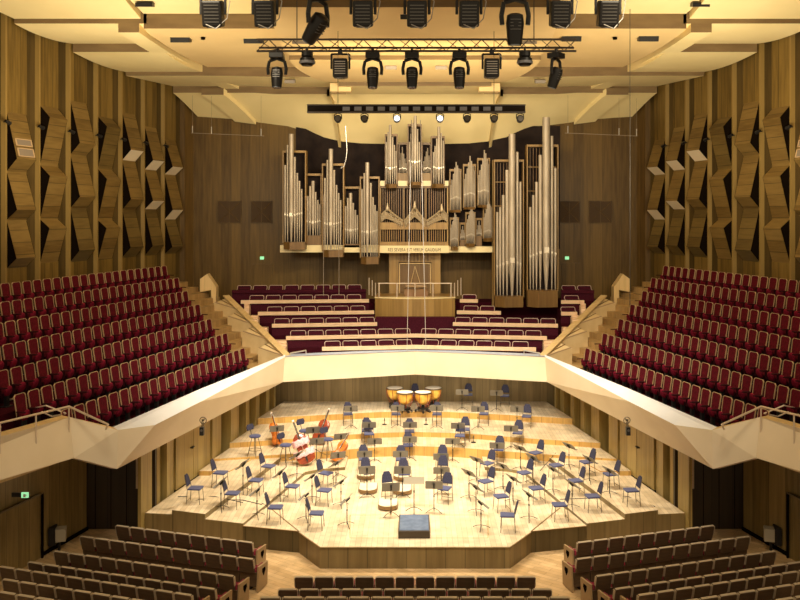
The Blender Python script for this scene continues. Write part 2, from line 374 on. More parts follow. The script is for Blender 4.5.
# --- stage back and side walls
mb = MB(); mb.box((0, YB+.1, .85), (11.6, .2, 2.8)); struct(mb, 'wall_stage_back', M['stageback'])
for s, side in ((1, 'left'), (-1, 'right')):
    mb = MB()
    a = wl(24.7, .45); b = wl(YB+.2, .45)
    mb.prism([(a[0]*s, a[1]), (b[0]*s, b[1]), ((b[0]-.2)*s, b[1]), ((a[0]-.2)*s, a[1])], FL, 2.3)
    struct(mb, 'wall_stage_%s_backing' % side, M['gap'])  # black backing holds the shade of the deep gaps in its colour
    d = (W2-W1).normalized(); nrm = Vector((d[1], -d[0]))
    Lw = (W2-W1).length
    # panels between px columns -> distances along the wall
    cols = [(141, 153), (157, 163.5), (167, 177), (212.5, 224), (231, 241.5), (246, 252), (256, 262), (266, 272), (274, 278)]
    for c0, c1 in cols:
        ds = []
        for c in (c0, c1):
            k = (c-CX)/F   # W1+t*d with x = k*y
            t = (k*W1[1]-W1[0])/(d[0]-k*d[1]); ds.append(t)
        p0 = W1+d*ds[0]; p1 = W1+d*ds[1]; n2 = nrm*.0
        off = nrm*.10
        th_ = .10 if c0 == 141 else .42; poly = [p0+n2, p1+n2-off*(.3 if c0 == 141 else 1), p1-nrm*th_, p0-nrm*th_]
        mb = MB(); mb.prism([(p[0]*s, p[1]) for p in poly], FL, 2.29); struct(mb, 'wall_stage_%s_panel' % side, [M['stagewall'], M['stagewall']])
    # double door
    ds = []
    for c in (177.6, 195, 212):
        k = (c-CX)/F; ds.append((k*W1[1]-W1[0])/(d[0]-k*d[1]))
    for j in range(2):
        p0 = W1+d*(ds[j]+.012); p1 = W1+d*(ds[j+1]-.012)
        poly = [p0-nrm*.05, p1-nrm*.05, p1-nrm*.3, p0-nrm*.3]
        mb = MB(); mb.prism([(p[0]*s, p[1]) for p in poly], .12, 2.28)
        dr = struct(mb, 'door_%d' % (1+j+(0 if s == 1 else 2)), [M['stagewall'], M['stagewall']])
        if j == 0:
            h = p1-d*.12-nrm*.02; mb = MB(); mb.box((h[0]*s, h[1], 1.15), (.1, .2, .03)); mb.build('door_handle', M['black'], dr)

# --- side lower walls (stalls level) and dark cross walls
for s, side in ((1, 'left'), (-1, 'right')):
    mb = MB(); a0 = LW(15.6, 8); a1 = LW(15.6, 24.4)
    mb.prism([(a0.x*s, a0.y), (a1.x*s, a1.y), ((a1.x-.3)*s, a1.y), ((a0.x-.3)*s, a0.y)], FL, 2.6)
    struct(mb, 'wall_%s_lower' % side, M['lowwall'])
    mb = MB(); mb.box((s*-8.55, 24.62, 1.0), (2.15, .3, 3.1)); struct(mb, 'wall_%s_dark' % side, M['darkwall'])
    mb = MB()
    for xx in (-9.2, -8.75, -8.3): mb.box((s*xx, 24.46, 1.0), (.012, .02, 3.05))
    struct(mb, 'trim_%d' % ti, M['gap']); ti += 1
    # door in the lower side wall
    def wp(a, D, z): v = LW(a, D, z); return (v.x*s, v.y, v.z)
    D0, D1 = 17.5, 22.42
    for (u0, u1) in ((D0, (D0+D1)/2-.02), ((D0+D1)/2+.02, D1)):
        mb = MB(); p = [LW(15.6, u0), LW(15.6, u1), LW(15.54, u1), LW(15.54, u0)]
        mb.prism([(v.x*s, v.y) for v in p], FL, 1.16); dd = struct(mb, 'door_%d' % (5+(0 if s == 1 else 2)+(u0 > D0)), [M['lowwall'], M['lowwall']])
        hp = LW(15.5, u1-.1 if u0 == D0 else u0+.1, .45); mb = MB(); mb.box((hp.x*s, hp.y, hp.z), (.05, .05, .22)); mb.build('door_handle', M['chrome'], dd)
    mb = MB(); mb.box((0, 0, 0), (.05, .05, 1)); 
    trim_bar(wp(15.5, D0, 1.17), wp(15.5, D1, 1.17), .06, .04, M['chrome'], 'trim_%d' % ti); ti += 1
    trim_bar(wp(15.5, D1, 1.17), wp(15.5, D1, FL), .06, .05, M['gap'], 'trim_%d' % ti); ti += 1
    trim_bar(wp(15.57, 8, FL+.04), wp(15.57, 24.4, FL+.04), .05, .1, M['gap'], 'baseboard_%s' % side)
    # exit sign and floor box
    if s == 1:
        e = empty('exit_sign', P(25, 495, D=20.9), 0, 'small green exit sign on a black bracket over the lower left door', 'exit sign')
        ev = P(25, 495, D=20.9)
        mb = MB(); mb.box((0, 0, 0), (.17, .035, .13)); mb.build('sign_plate', M['exit'], e)
        mb = MB(); mb.box((-.005, -.02, -.01), (.06, .006, .075)); mb.box((.045, -.02, .0), (.05, .006, .012)); mb.build('running_mark', M['white'], e)
        mb = MB(); mb.box((-.2, .02, .0), (.26, .04, .1)); mb.build('bracket', M['black'], e)
    bx = P(61 if s == 1 else 769, 535, D=22.9)
    e = empty('floor_box', (bx.x-.0*s, bx.y, FL), 0, 'small cream wall unit in a dark niche near the lower %s corner door' % side, 'wall box')
    mb = MB(); mb.box((0, 0, .45), (.26, .3, .34), rz=.3*s); mb.build('housing', M['deskl'], e, bevel=.01)
    mb = MB(); mb.box((-.22*s, .0, .42), (.18, .34, .46), rz=.25*s); mb.box((-.05*s, .0, .12), (.06, .06, .26)); mb.build('niche_surround', M['black'], e)
    # pale hanging slat beside the dark wall
    v = P(136, 462, D=24.2); mb = MB(); mb.box((v.x*s, 24.40, 1.15), (.12, .08, 1.0))
    o = mb.build('acoustic_slat', M['cream'], bevel=.01); tag(o, 'pale narrow upright slat hanging at the %s end of the stage wall' % side, 'wall slat')
    mb = MB()
    for k in range(4): mb.box((v.x*s, 24.355, .85+k*.2), (.02, .02, .02)) if k == 1 else None
    mb.build('screw', M['chrome'], o)

# --- balcony parapets
def strip_mesh(name, m, vs, fs):
    mb = MB(); mb.add(vs, fs); return struct(mb, name, m)
At = P(285, 357, D=31.7); Ab = P(283, 382, D=31.7)
for s, side in ((1, 'left'), (-1, 'right')):
    Bt = P(200, 402, h=5.38); Ct = P(155, 425, h=5.44); Et = P(118, 430, h=5.39); Eb = P(117, 469, h=6.36)
    Gt = P(70, 417, h=5.04); Gb = P(74, 458, h=6.0); Ht = P(0, 436.6, h=5.04); Hb = P(0, 478.6, h=5.95)
    dt = (Ht-Gt); Kt = Gt+dt*4.2; Kb = Gb+(Hb-Gb)*4.2
    Kt.z = Ht.z; Kb.z = Hb.z
    Ai = P(285.5, 354.5, h=5.25); Ei = P(113, 427.0, D=21.75)
    Bi = P(200, 389, h=5.25)
    f = lambda L: [mx(v, s) for v in L]
    vs = f([At, Bt, Ct, Eb, Ab, Et, Gt, Gb, Kt, Kb])
    fs = [(0, 1, 2, 3, 4), (2, 5, 3), (5, 6, 7, 3), (6, 8, 9, 7)]
    # back faces give the wall a real thickness
    vs += [Vector((v.x-.18*s, v.y+.04, v.z)) for v in vs]
    fs += [tuple(i+10 for i in reversed(q_)) for q_ in fs]
    fs += [(3, 13, 14, 4), (3, 7, 17, 13), (7, 9, 19, 17)]
    strip_mesh('parapet_%s' % side, M['cream'], vs, fs)
    Gi = Gt+Vector((-.25, .1, .02)); Ki = Kt+Vector((-.3, .0, .02))
    dn = Vector((0, 0, -.56))
    vs = f([At, Bt, Ct, Et, Ei, Bi, Ai]) + f([Ei+dn, Bi+dn, Ai+dn])
    strip_mesh('parapet_%s_ledge' % side, M['ledge'], vs, [(0, 1, 2, 3, 4, 5, 6), (4, 7, 8, 5), (5, 8, 9, 6)])
    vs = f([Et, Gt, Kt, Ki, Gi, Ei]) + f([Ki+dn, Gi+dn, Ei+dn])
    strip_mesh('parapet_%s_coping' % side, M['lightwood'], vs, [(0, 1, 4, 5), (1, 2, 3, 4), (3, 6, 7, 4), (4, 7, 8, 5)])
    # soffit under the balcony
    zs = Eb.z+.02
    vs = f([Vector((Eb.x, Eb.y, zs)), Vector((Ab.x, Ab.y, Ab.z+.03)), Vector((-6.6, 33.5, 2.3)), Vector((-10.6, 26.5, 2.3)), Vector((LW(15.9, 24.5).x, 24.5, 2.3)), Vector((Gb.x, Gb.y, Gb.z+.02)), Vector((Kb.x, Kb.y, Kb.z+.02)), Vector((LW(15.9, 8).x, 8, 2.3))])
    strip_mesh('balcony_soffit_%s' % side, M['cream'], vs, [(0, 1, 2, 3, 4), (0, 4, 5), (5, 4, 7, 6)])
# rear parapet
Mt = P(415, 351.5, h=5.3); Mb_ = P(415, 374.5, h=6.2)
vs = [At, Mt, mx(At, -1), mx(Ab, -1), Mb_, Ab]
vs += [v+Vector((0, .3, 0)) for v in vs]
strip_mesh('parapet_rear', M['cream'], vs, [(0, 1, 4, 5), (1, 2, 3, 4), (10, 7, 6, 11), (10, 9, 8, 7), (5, 4, 10, 11), (4, 3, 9, 10)])
vs = [At+Vector((0, -.02, .02)), Mt+Vector((0, -.02, .02)), mx(At, -1)+Vector((0, -.02, .02)), mx(At, -1)+Vector((0, .55, .02)), Mt+Vector((0, .55, .02)), At+Vector((0, .55, .02))]
M['ledgegloss'] = mat('ledge_blue_reflection', (.42, .48, .62), .35)  # bluish reflection on the ledge put into its base colour
strip_mesh('parapet_rear_ledge', M['ledgegloss'], vs, [(0, 1, 4, 5), (1, 2, 3, 4)])

# --- side terraces
NR = 7
aR = [19.8-.95*i for i in range(NR)]; hR = [2.16+.455*i for i in range(NR)]
zR = [CZ-h-.95 for h in hR]
Dend = [36.6, 35.8, 34.7, 33.8, 32.8, 32.1, 31.45]
Dstart = [26.6, 25.4, 24.0, 22.8, 21.5, 21.0, 21.7]
for s, side in ((1, 'left'), (-1, 'right')):
    for i in range(NR):
        mb = MB(); ao = aR[i]+.42; ai = aR[i]-.53
        if i == 6: ai = 13.1
        d0 = Dstart[i]-2.5; d1 = Dend[i]+.15
        if i == 6: d0 = Dstart[i]-.2
        if i == 5: d0 = Dstart[i]+.3
        if i == 4: d0 = Dstart[i]-1
        p = [LW(ao, d0), LW(ao, d1+ .25), LW(ai, d1-.45), LW(ai, d0)]
        mb.prism([(v.x*s, v.y) for v in p], 2.32, zR[i]); struct(mb, 'terrace_%s_step' % side, [M['carpet'], M['carpet']])
    # walkway of light wood at the near end of the lowest rows
    mb = MB(); p = [LW(15.9, 12), LW(15.9, 21.2), LW(14.3, 21.4), Vector((-9.0, 20.9)), Vector((-9.8, 19.0)), Vector((-12.7, 12))]
    mb.prism([(v.x*s, v.y) for v in p], 2.32, 2.75); struct(mb, 'terrace_%s_walkway' % side, [M['lightwood'], M['lightwood']])

# --- upper side walls with faceted panels
bays = [(5.5, 39), (39, 69.5), (69.5, 97), (97, 121.5), (121.5, 144), (144, 164), (164, 182.5)]
aW = 20.75
def z_alt(b): return True
def Dw(px): return F*aW/(630-px)
segs = [[('o', 11.95, 9.96), ('o', 9.96, 8.33), ('o', 8.33, 6.72)], [('e', 12.35, 10.25), ('e', 10.25, 8.35), ('e', 8.35, 6.8)],
        [('o', 12.75, 10.75), ('o', 10.75, 8.76), ('o', 8.76, 6.76)], [('e', 12.35, 10.3), ('e', 10.3, 8.3), ('e', 8.3, 6.75)],
        [('o', 12.7, 10.75), ('o', 10.75, 8.72), ('o', 8.72, 6.76)], [('o', 12.3, 10.45), ('o', 10.45, 8.75), ('o', 8.75, 6.76)],
        [('o', 11.9, 10.32), ('o', 10.32, 8.3), ('o', 8.3, 6.76)]]
nI = Vector((1, -.253, 0)).normalized()
for s, side in ((1, 'left'), (-1, 'right')):
    mb = MB()
    a = LW(aW+.5, 14); b = LW(aW+.5, 40.4); mb.prism([(a.x*s, a.y), (b.x*s, b.y), ((b.x-.2)*s, b.y), ((a.x-.2)*s, a.y)], 2.3, 16.5)
    struct(mb, 'wall_%s' % side, [M['wall2'], M['wall2']])
    Db = [Dw(x) for x, _ in bays]+[Dw(182.5)]
    allb = [Db[0]-1.45*k for k in range(8, 0, -1)]+Db
    for bi in range(len(allb)-1):
        d0, d1 = allb[bi], allb[bi+1]; w_ = d1-d0
        mb = MB()
        p = [LW(aW, d0+.05), LW(aW, d0+.62*w_), LW(aW+.42, d0+.63*w_), LW(aW+.42, d0+.05)]
        mb.prism([(v.x*s, v.y) for v in p], 2.4, 16.3); struct(mb, 'wall_%s_board' % side, [M['wall'], M['wall']])
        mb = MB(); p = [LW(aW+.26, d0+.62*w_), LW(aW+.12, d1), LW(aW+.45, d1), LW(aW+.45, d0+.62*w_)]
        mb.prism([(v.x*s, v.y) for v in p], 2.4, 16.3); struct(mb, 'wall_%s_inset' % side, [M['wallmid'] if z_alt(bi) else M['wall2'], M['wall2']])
        mb = MB(); q0 = LW(aW-.02, d0-.03); q1 = LW(aW-.02, d0+.05); q2 = LW(aW+.5, d0+.05); q3 = LW(aW+.5, d0-.03)
        mb.prism([(v.x*s, v.y) for v in (q0, q1, q2, q3)], 2.4, 16.2); struct(mb, 'trim_%d' % ti, M['fin']); ti += 1
    # corner strip at the back wall
    mb = MB(); p = [LW(aW-.1, 39.4), LW(aW-.1, 40.3), LW(aW+.6, 40.3), LW(aW+.6, 39.4)]
    mb.prism([(v.x*s, v.y) for v in p], 2.4, 16); struct(mb, 'wall_%s_corner' % side, [M['wall2'], M['wall2']])
    for bi, (x0, x1) in enumerate(bays):
        d0, d1 = Dw(x0)+.06, Dw(x1); w_ = (d1-d0)*.60
        base = LW(aW, d0, 0)
        e = empty('wall_relief', (base.x*s, base.y, 6.75), 0, '%s column of bent oak acoustic panels from the stage end of the %s wall' % (ORD[7-bi], side), 'wall panel', 'bent wooden panels on the %s wall' % side)
        inv = Vector((base.x*s, base.y, 6.75))
        fillm = M['panel'] if bi not in (1, 3) else M['panel']
        if bi in (2, 5, 6): fillm = M['panel']
        for si, (st, zt, zb) in enumerate(segs[bi]):
            H = zt-zb; dep = .40 if si < 2 else .38
            zk = zb+H*.21 if st == 'o' else zt-H*.20
            prof = [(0, zt), (dep, zk), (0, zb)]
            A0 = [LW(aW, d0)+nI*p_[0]+Vector((0, 0, p_[1])) for p_ in prof]
            A1 = [v+U*w_ for v in A0]
            vs = [mx(v, s)-inv for v in A0+A1]
            mb = MB(); mb.add(vs, [(0, 3, 4, 1), (1, 4, 5, 2), (2, 5, 3, 0)])
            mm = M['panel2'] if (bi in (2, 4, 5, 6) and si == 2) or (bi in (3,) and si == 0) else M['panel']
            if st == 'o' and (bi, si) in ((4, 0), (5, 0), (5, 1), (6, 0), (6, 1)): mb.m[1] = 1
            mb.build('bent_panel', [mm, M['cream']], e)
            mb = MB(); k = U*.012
            mb.add([mx(v+(k*-1), s)-inv for v in A0], [(0, 1, 2)]); mb.build('side_shade', M['gap'], e)  # black sheet over the panel side, shade of the hollow as colour
            mb = MB(); mb.add([mx(v+k, s)-inv for v in A1], [(2, 1, 0)]); mb.build('side_shade', M['gap'], e)
            if bi == 0 and si == 0:
                mb = MB()
                for (t0, t1) in ((.56, .72), (.76, .95)):
                    for k0, k1, t0_, t1_ in ((.08, .16, t0, t1), (.9, .97, t0, t1), (.08, .97, t0, t0+.02), (.08, .97, t1-.02, t1)):
                        def pt(u_, t_):
                            t_ = min(t_, 1); v = A0[0]*(1-t_)+A0[1]*t_+U*w_*u_+nI*.02; return mx(v, s)-inv
                        mb.add([pt(k0, t0_), pt(k1, t0_), pt(k1, t1_), pt(k0, t1_)], [(0, 1, 2, 3)])
                mb.build('grille_frame', M['rim'], e)
                mb = MB()
                for (t0, t1) in ((.58, .70), (.78, .93)):
                    def pt(u_, t_):
                        v = A0[0]*(1-t_)+A0[1]*t_+U*w_*u_+nI*.015; return mx(v, s)-inv
                    mb.add([pt(.16, t0), pt(.9, t0), pt(.9, t1), pt(.16, t1)], [(0, 1, 2, 3)])
                mb.build('grille', M['box'], e)
        # little spotlight on the board edge
        v = LW(aW-.02, Dw(x0)-.12, 11.58)
        e = empty('wall_spotlight', (v.x*s, v.y, v.z), 0, 'small black spotlight on the %s wall, %s from the stage end' % (side, ORD[7-bi]), 'spotlight', 'small black spotlights on the %s wall' % side)
        mb = MB(); n_ = mx(nI, s); mb.cyl((0, 0, 0), n_*.16, .02); mb.build('arm', M['black'], e)
        mb = MB(); mb.cyl(n_*.14+Vector((-.14*0, -.12, .02)), n_*.2+Vector((0, .1, -.04)), .05, .075, 8); mb.build('lamp_head', M['black'], e)

# --- back wall
mb = MB(); mb.box((0, 40.35, 8.5), (24, .3, 15)); struct(mb, 'wall_back', M['backwall'])
# organ recess: flat panel with the recess shade put into its colour
mb = MB(); a = P(296, 0, D=40.1); b = P(560, 0, D=40.1)
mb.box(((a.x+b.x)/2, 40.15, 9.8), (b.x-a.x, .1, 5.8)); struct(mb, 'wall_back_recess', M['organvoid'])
mb = MB(); mb.box(((a.x+b.x)/2, 40.12, 5.6), (b.x-a.x-.2, .1, 2.8)); struct(mb, 'wall_back_lower', M['backwall'])
# lower panel outlines and doors in the back wall
def frame(o_name, px0, py0, px1, py1, D, t, m, parent=None, inv=Vector((0, 0, 0)), dep=.04):
    a = P(px0, py0, D=D); b = P(px1, py1, D=D); mb = MB()
    mb.box(((a.x+b.x)/2, D, a.z), (b.x-a.x+t, dep, t)); mb.box(((a.x+b.x)/2, D, b.z), (b.x-a.x+t, dep, t))
    mb.box((a.x, D, (a.z+b.z)/2), (t, dep, a.z-b.z)); mb.box((b.x, D, (a.z+b.z)/2), (t, dep, a.z-b.z))
    for v in mb.v: v -= inv
    return mb.build(o_name, m, parent)
for nm, (x0, y0, x1, y1) in (('left', (253, 264, 272, 287)), ('right', (562, 263, 580, 290))):
    a = P(x0, y0, D=40.17); b = P(x1, y1, D=40.17)
    mb = MB(); mb.box(((a.x+b.x)/2, 40.17, (a.z+b.z)/2-.3), (b.x-a.x, .06, a.z-b.z+.6)); struct(mb, 'door_%d' % (9 if nm == 'left' else 10), M['backwall'])
    e = P(262 if nm == 'left' else 567, 258, D=40.17)
    o = MB().box((0, 0, 0), (.18, .05, .14)).build('exit_sign', M['exit']); o.location = e
    tag(o, 'tiny lit exit sign above the door in the %s part of the back wall' % nm, 'exit sign')
for x0 in (218, 251, 559, 589):
    a = P(x0, 201, D=40.15); b = P(x0+23 if x0 in (218, 589) else x0+21, 223, D=40.15); c = (a+b)/2
    e = empty('wall_vent', c, 0, {218: 'outer square vent on the back wall left of the organ', 251: 'inner square vent on the back wall left of the organ', 559: 'inner square vent on the back wall right of the organ', 589: 'outer square vent on the back wall right of the organ'}[x0], 'vent', 'square vents in the back wall')
    W_ = (b.x-a.x)/2; H_ = (a.z-b.z)/2
    mb = MB(); mb.box((0, .01, 0), (2*W_, .03, 2*H_)); mb.build('vent_panel', M['ventdark'], e)
    mb = MB(); mb.cyl((-W_, -.01, -H_), (W_, -.01, H_), .012); mb.cyl((-W_, -.01, H_), (W_, -.01, -H_), .012)
    mb.box((0, -.01, H_), (2*W_, .03, .03)); mb.box((0, -.01, -H_), (2*W_, .03, .03)); mb.box((W_, -.01, 0), (.03, .03, 2*H_)); mb.box((-W_, -.01, 0), (.03, .03, 2*H_)); mb.box((0, -.01, 0), (.02, .02, 2*H_))
    mb.build('vent_bars', M['backwall'], e)

# ------------------------------------------------------------------ ceiling
def ceil_piece(name, D0, D1, xl0, xl1, xr0, xr1, z0, z1, thick=.5, sag=.0, m='ceil', n=10, nx=1, zf=None, riser=True):
    """curved slab; xl*/xr* left and right X at the near and far end, z0/z1 underside heights"""
    mb = MB(); vs = []; K = n+1
    xs = nx+1
    for i in range(K):
        t = i/n; D = D0+(D1-D0)*t
        L = xl0(t) if callable(xl0) else xl0+(xl1-xl0)*t; R = xr0(t) if callable(xr0) else xr0+(xr1-xr0)*t
        for j in range(xs):
            u = j/nx; x = L+(R-L)*u
            z = z0+(z1-z0)*t - sag*4*t*(1-t)
            if zf: z = zf(x, t)
            vs.append((x, D, z))
    nb = len(vs)
    vs += [(v[0], v[1], max(v[2], 0)+thick) for v in vs]
    fs = []; 
    mb.add(vs, [])
    for i in range(n):
        for j in range(nx):
            a = i*xs+j; mb.f.append([a, a+xs, a+xs+1, a+1]); mb.m.append(0)
            mb.f.append([nb+a, nb+a+1, nb+a+xs+1, nb+a+xs]); mb.m.append(0)
        a = i*xs; mb.f.append([a, nb+a, nb+a+xs, a+xs]); mb.m.append(0)
        a = i*xs+nx; mb.f.append([a, a+xs, nb+a+xs, nb+a]); mb.m.append(0)
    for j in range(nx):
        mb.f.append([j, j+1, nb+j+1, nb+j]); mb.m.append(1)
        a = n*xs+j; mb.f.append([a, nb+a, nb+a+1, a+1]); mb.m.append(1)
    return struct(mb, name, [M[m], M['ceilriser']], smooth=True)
def wallx(D): return -aW+.253*D
ci = 1
def CP(*a, **k):
    global ci
    ceil_piece('ceiling' if ci == 1 else 'ceiling_segment_%d' % ci, *a, **k); ci += 1
for s in (1, -1):
    def wing(D0, D1, xi0, xi1, z0, z1, **k):
        a0, a1 = wallx(D0)+.1, wallx(D1)+.1
        if s == 1: CP(D0, D1, a0, a1, xi0, xi1, z0, z1, **k)
        else: CP(D0, D1, -xi0, -xi1, -a0, -a1, z0, z1, **k)
    wing(14, 28.5, -8.5, -9.2, 16.6, 15.08, thick=.3)
    wing(28.5, 31.5, -9.0, -9.4, 14.92, 14.85, thick=.45, sag=.12)
    wing(31.5, 34.8, -9.3, -8.7, 14.54, 14.36, thick=.5, sag=.10)
    # narrow curved rib between wing and middle
    CP(28.5, 38.4, (lambda t, s=s: s*(-9.6+1.3*t*t)-.35), 0, (lambda t, s=s: s*(-9.6+1.3*t*t)+.35), 0, 14.62, 14.2, thick=.3, sag=-.05)
CP(11, 28.5, -8.7, -9.1, 8.7, 9.1, 16.4, 15.25, thick=.3, m='ceil')
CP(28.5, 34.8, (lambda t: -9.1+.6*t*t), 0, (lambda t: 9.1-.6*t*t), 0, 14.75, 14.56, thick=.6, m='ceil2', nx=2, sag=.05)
CP(34.8, 38.4, wallx(34.8)+.1, wallx(38.4)+.1, -wallx(34.8)-.1, -wallx(38.4)-.1, 14.2, 14.33, thick=.5, nx=12,
   zf=lambda x, t: 14.2+.12*t-.10*4*t*(1-t)*0-(.04 if abs(x) < 7 else 0))
def zlast(x, t):
    ax = abs(x); pts = [(0, 11.62), (3.1, 11.7), (4.7, 12.1), (5.4, 12.62), (8.7, 13.05), (11, 13.2)]
    for (x0, z0), (x1, z1) in zip(pts[:-1], pts[1:]):
        if x0 <= ax <= x1: ze = z0+(z1-z0)*(ax-x0)/(x1-x0); break
    else: ze = 13.2
    zs = 14.02 if ax > 7 else 13.96
    return zs+(ze-zs)*(t**(1.6 if ax < 6 else 1.1))
CP(38.4, 40.2, wallx(38.4)+.1, wallx(40.2)+.3, -wallx(38.4)-.1, -wallx(40.2)-.3, 14, 13, thick=.5, nx=24, zf=zlast)
# bevelled ribs running across the rearmost segment
for s in (1, -1):
    for xa, xb, wd in ((-9.1, -8.0, 1.0), (-3.9, -3.55, .12), (3.9, 3.55, .12)):
        CP(38.2, 40.1, s*xa-wd/2, s*xb-wd/2, s*xa+wd/2, s*xb+wd/2, 13.9, 12.9 if abs(xa) > 5 else 11.7, thick=.3, zf=(lambda x, t: zlast(x, t)-.12))
    if s == 1: pass
# hanging centre clouds
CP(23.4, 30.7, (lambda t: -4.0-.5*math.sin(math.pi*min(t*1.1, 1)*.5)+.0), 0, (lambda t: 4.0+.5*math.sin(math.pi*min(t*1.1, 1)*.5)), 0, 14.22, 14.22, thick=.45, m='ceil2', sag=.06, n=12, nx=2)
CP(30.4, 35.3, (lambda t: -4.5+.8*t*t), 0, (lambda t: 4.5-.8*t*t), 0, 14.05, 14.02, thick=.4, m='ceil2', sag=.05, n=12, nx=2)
CP(35.6, 38.3, -3.2, -3.1, 3.2, 3.1, 13.9, 13.95, thick=.35, nx=2)
# recessed downlight boxes
for i, (px, py) in enumerate([(181, 38), (254, 39), (571, 37), (648, 37), (301, 40), (528, 40), (290, 80), (540, 80), (410, 15), (700, 3), (145, 3), (391, 66), (441, 66)]):
    inner = 280 < px < 548
    D = (24.5 if inner else 29.6) if py < 60 else (32 if inner else 35.7)
    zc = 14.22 if inner and py < 60 else 14.7
    if py >= 60: zc = 14.02 if inner else 14.22
    if py < 10: D = 27.5; zc = 15.3
    D = F*(zc-CZ)/(HY-py)
    v = P(px, py, D=D)
    e = empty('recessed_light', (v.x, v.y, v.z), 0, 'grey slanted light box under the ceiling, %s' % ['far left outer', 'left outer', 'right outer', 'far right outer', 'left of centre above the truss', 'right of centre above the truss', 'left of the rear cloud', 'right of the rear cloud', 'middle above the lamps', 'in the top right corner', 'in the top left corner', 'left below the truss', 'right below the truss'][i], 'ceiling light', 'light boxes under the ceiling')
    wd = (.68 if i < 4 else .55) if py < 60 else .42
    mb = MB(); mb.box((0, 0, -.05), (wd, .3, .20 if i < 4 else .14), rx=.25); mb.build('housing', M['box'] if py > 36 and i > 3 else M['black'], e, bevel=.01)
    if i < 4:
        mb = MB(); mb.cyl((-.14, -.25, .08), (-.14, -.25, .05), .06); mb.cyl((.14, -.25, .08), (.14, -.25, .05), .06); mb.build('lamp', M['lens'], e)
        mb = MB(); mb.box((0, -.25, .12), (.8, .3, .04)); mb.build('recess_plate', M['box'], e)
for i, (px, py) in enumerate([(203, 39), (254, 54), (266, 65), (357, 20), (450, 20), (414, 34), (220, 62), (228, 62), (615, 39), (594, 62), (602, 62), (576, 65)]):
    zc = 14.2 if 280 < px < 548 else 14.62
    v = P(px, py, z=zc) if False else P(px, py, D=F*(zc-CZ)/(HY-py))
    mb = MB(); mb.cyl((0, 0, .06), (0, 0, -.015), .08, n=12); o = mb.build('ceiling_port', M['gap']); o.location = v
    tag(o, '%s round black cable port in the ceiling counted from the left' % ORD[sorted([203, 254, 266, 357, 450, 414, 220, 228, 615, 594, 602, 576]).index(px)+1], 'ceiling port', 'round cable ports in the ceiling')
# small deflector chutes beside the rear cloud
for s in (1, -1):
    e = empty('ceiling_chute', (s*-3.15, 36.2, 13.95), 0, 'cream boxed chute hanging beside the middle ceiling cloud, %s side' % ('left' if s == 1 else 'right'), 'ceiling panel')
    mb = MB(); mb.box((0, 0, -.05), (.9, .6, .36)); mb.build('box', M['ceil2'], e, bevel=.02)
    mb = MB(); mb.add([(-.45*s, .3, -.3), (-.45*s, .9, -.3), (-.1*s, 1.0, -1.0), (-.05*s, .6, -1.0), (-.42*s, .3, -.3), (-.42*s, .9, -.3), (-.07*s, 1.0, -1.0), (-.02*s, .6, -1.0)],
        [(0, 1, 2, 3), (7, 6, 5, 4), (0, 4, 5, 1), (1, 5, 6, 2), (2, 6, 7, 3), (3, 7, 4, 0)]); mb.build('fin', M['ceil2'], e)
#PART2
# ------------------------------------------------------------------ balcony seats (local: faces +Y)
def rounded(w0, w1, h, z0, r=.05):
    """outline of a back panel in x,z"""
    return [(-w0, z0), (w0, z0), (w1, z0+h-r), (w1-r, z0+h), (-w1+r, z0+h), (-w1, z0+h-r)]
def slab(mb, out, y0, y1, M_=None, mi=0):
    n = len(out); vs = [(x, y0, z) for x, z in out]+[(x, y1, z) for x, z in out]
    fs = [tuple(range(n)), tuple(reversed(range(n, 2*n)))]
    fs += [(i, n+i, n+(i+1) % n, (i+1) % n) for i in range(n)]
    return mb.add(vs, fs, mi, M_)
LEAN = Matrix.Translation((0, -.16, .42)) @ Matrix.Rotation(.16, 4, 'X') @ Matrix.Translation((0, 0, -.42))
def make_terrace_seat():
    e = empty('theatre_seat', (0, 0, 0), 0, 'x', 'seat')
    mb = MB(); slab(mb, rounded(.175, .195, .58, .34), -.0, .05, LEAN); mb.build('backrest', M['red'], e, bevel=.02)
    mb = MB()
    o = rounded(.188, .206, .590, .34, .05); i_ = rounded(.177, .195, .578, .34, .05)
    vs = []; 
    for y in (.026, .058):
        vs += [(x, y, z) for x, z in o]+[(x, y, z) for x, z in i_]
    n = 6; fs = []
    for k in range(1, 6):
        j = (k+1) % n
        fs += [(k, n+k, n+j, j), (2*n+k, 2*n+j, 3*n+j, 3*n+k), (k, j, 2*n+j, 2*n+k), (n+k, 3*n+k, 3*n+j, n+j)]
    mb.add(vs, fs, 0, LEAN); mb.build('back_rim', M['rim'], e)
    mb = MB(); ML = Matrix.Translation((0, -.01, .40)) @ Matrix.Rotation(1.22, 4, 'X')
    mb.lathe([(.05, -.045), (.12, -.04), (.155, -.01), (.155, .02), (.10, .045)], n=12, M=ML @ Matrix.Scale(.8, 4, (1, 0, 0)) @ Matrix.Rotation(0, 4, 'X'), mi=0)
    mb.build('seat_cushion', M['redseat'], e, smooth=True)
    mb = MB(); mb.box((0, -.06, .17), (.10, .10, .34)); mb.box((0, -.06, .01), (.26, .22, .02)); mb.build('pedestal', M['black'], e)
    for sx in (-1, 1):
        mb = MB(); mb.box((sx*.215, .02, .52), (.035, .26, .03)); mb.box((sx*.215, -.06, .4), (.03, .05, .24)); mb.build('armrest', M['armdark'], e, bevel=.008)
    return e
proto = make_terrace_seat(); used = False
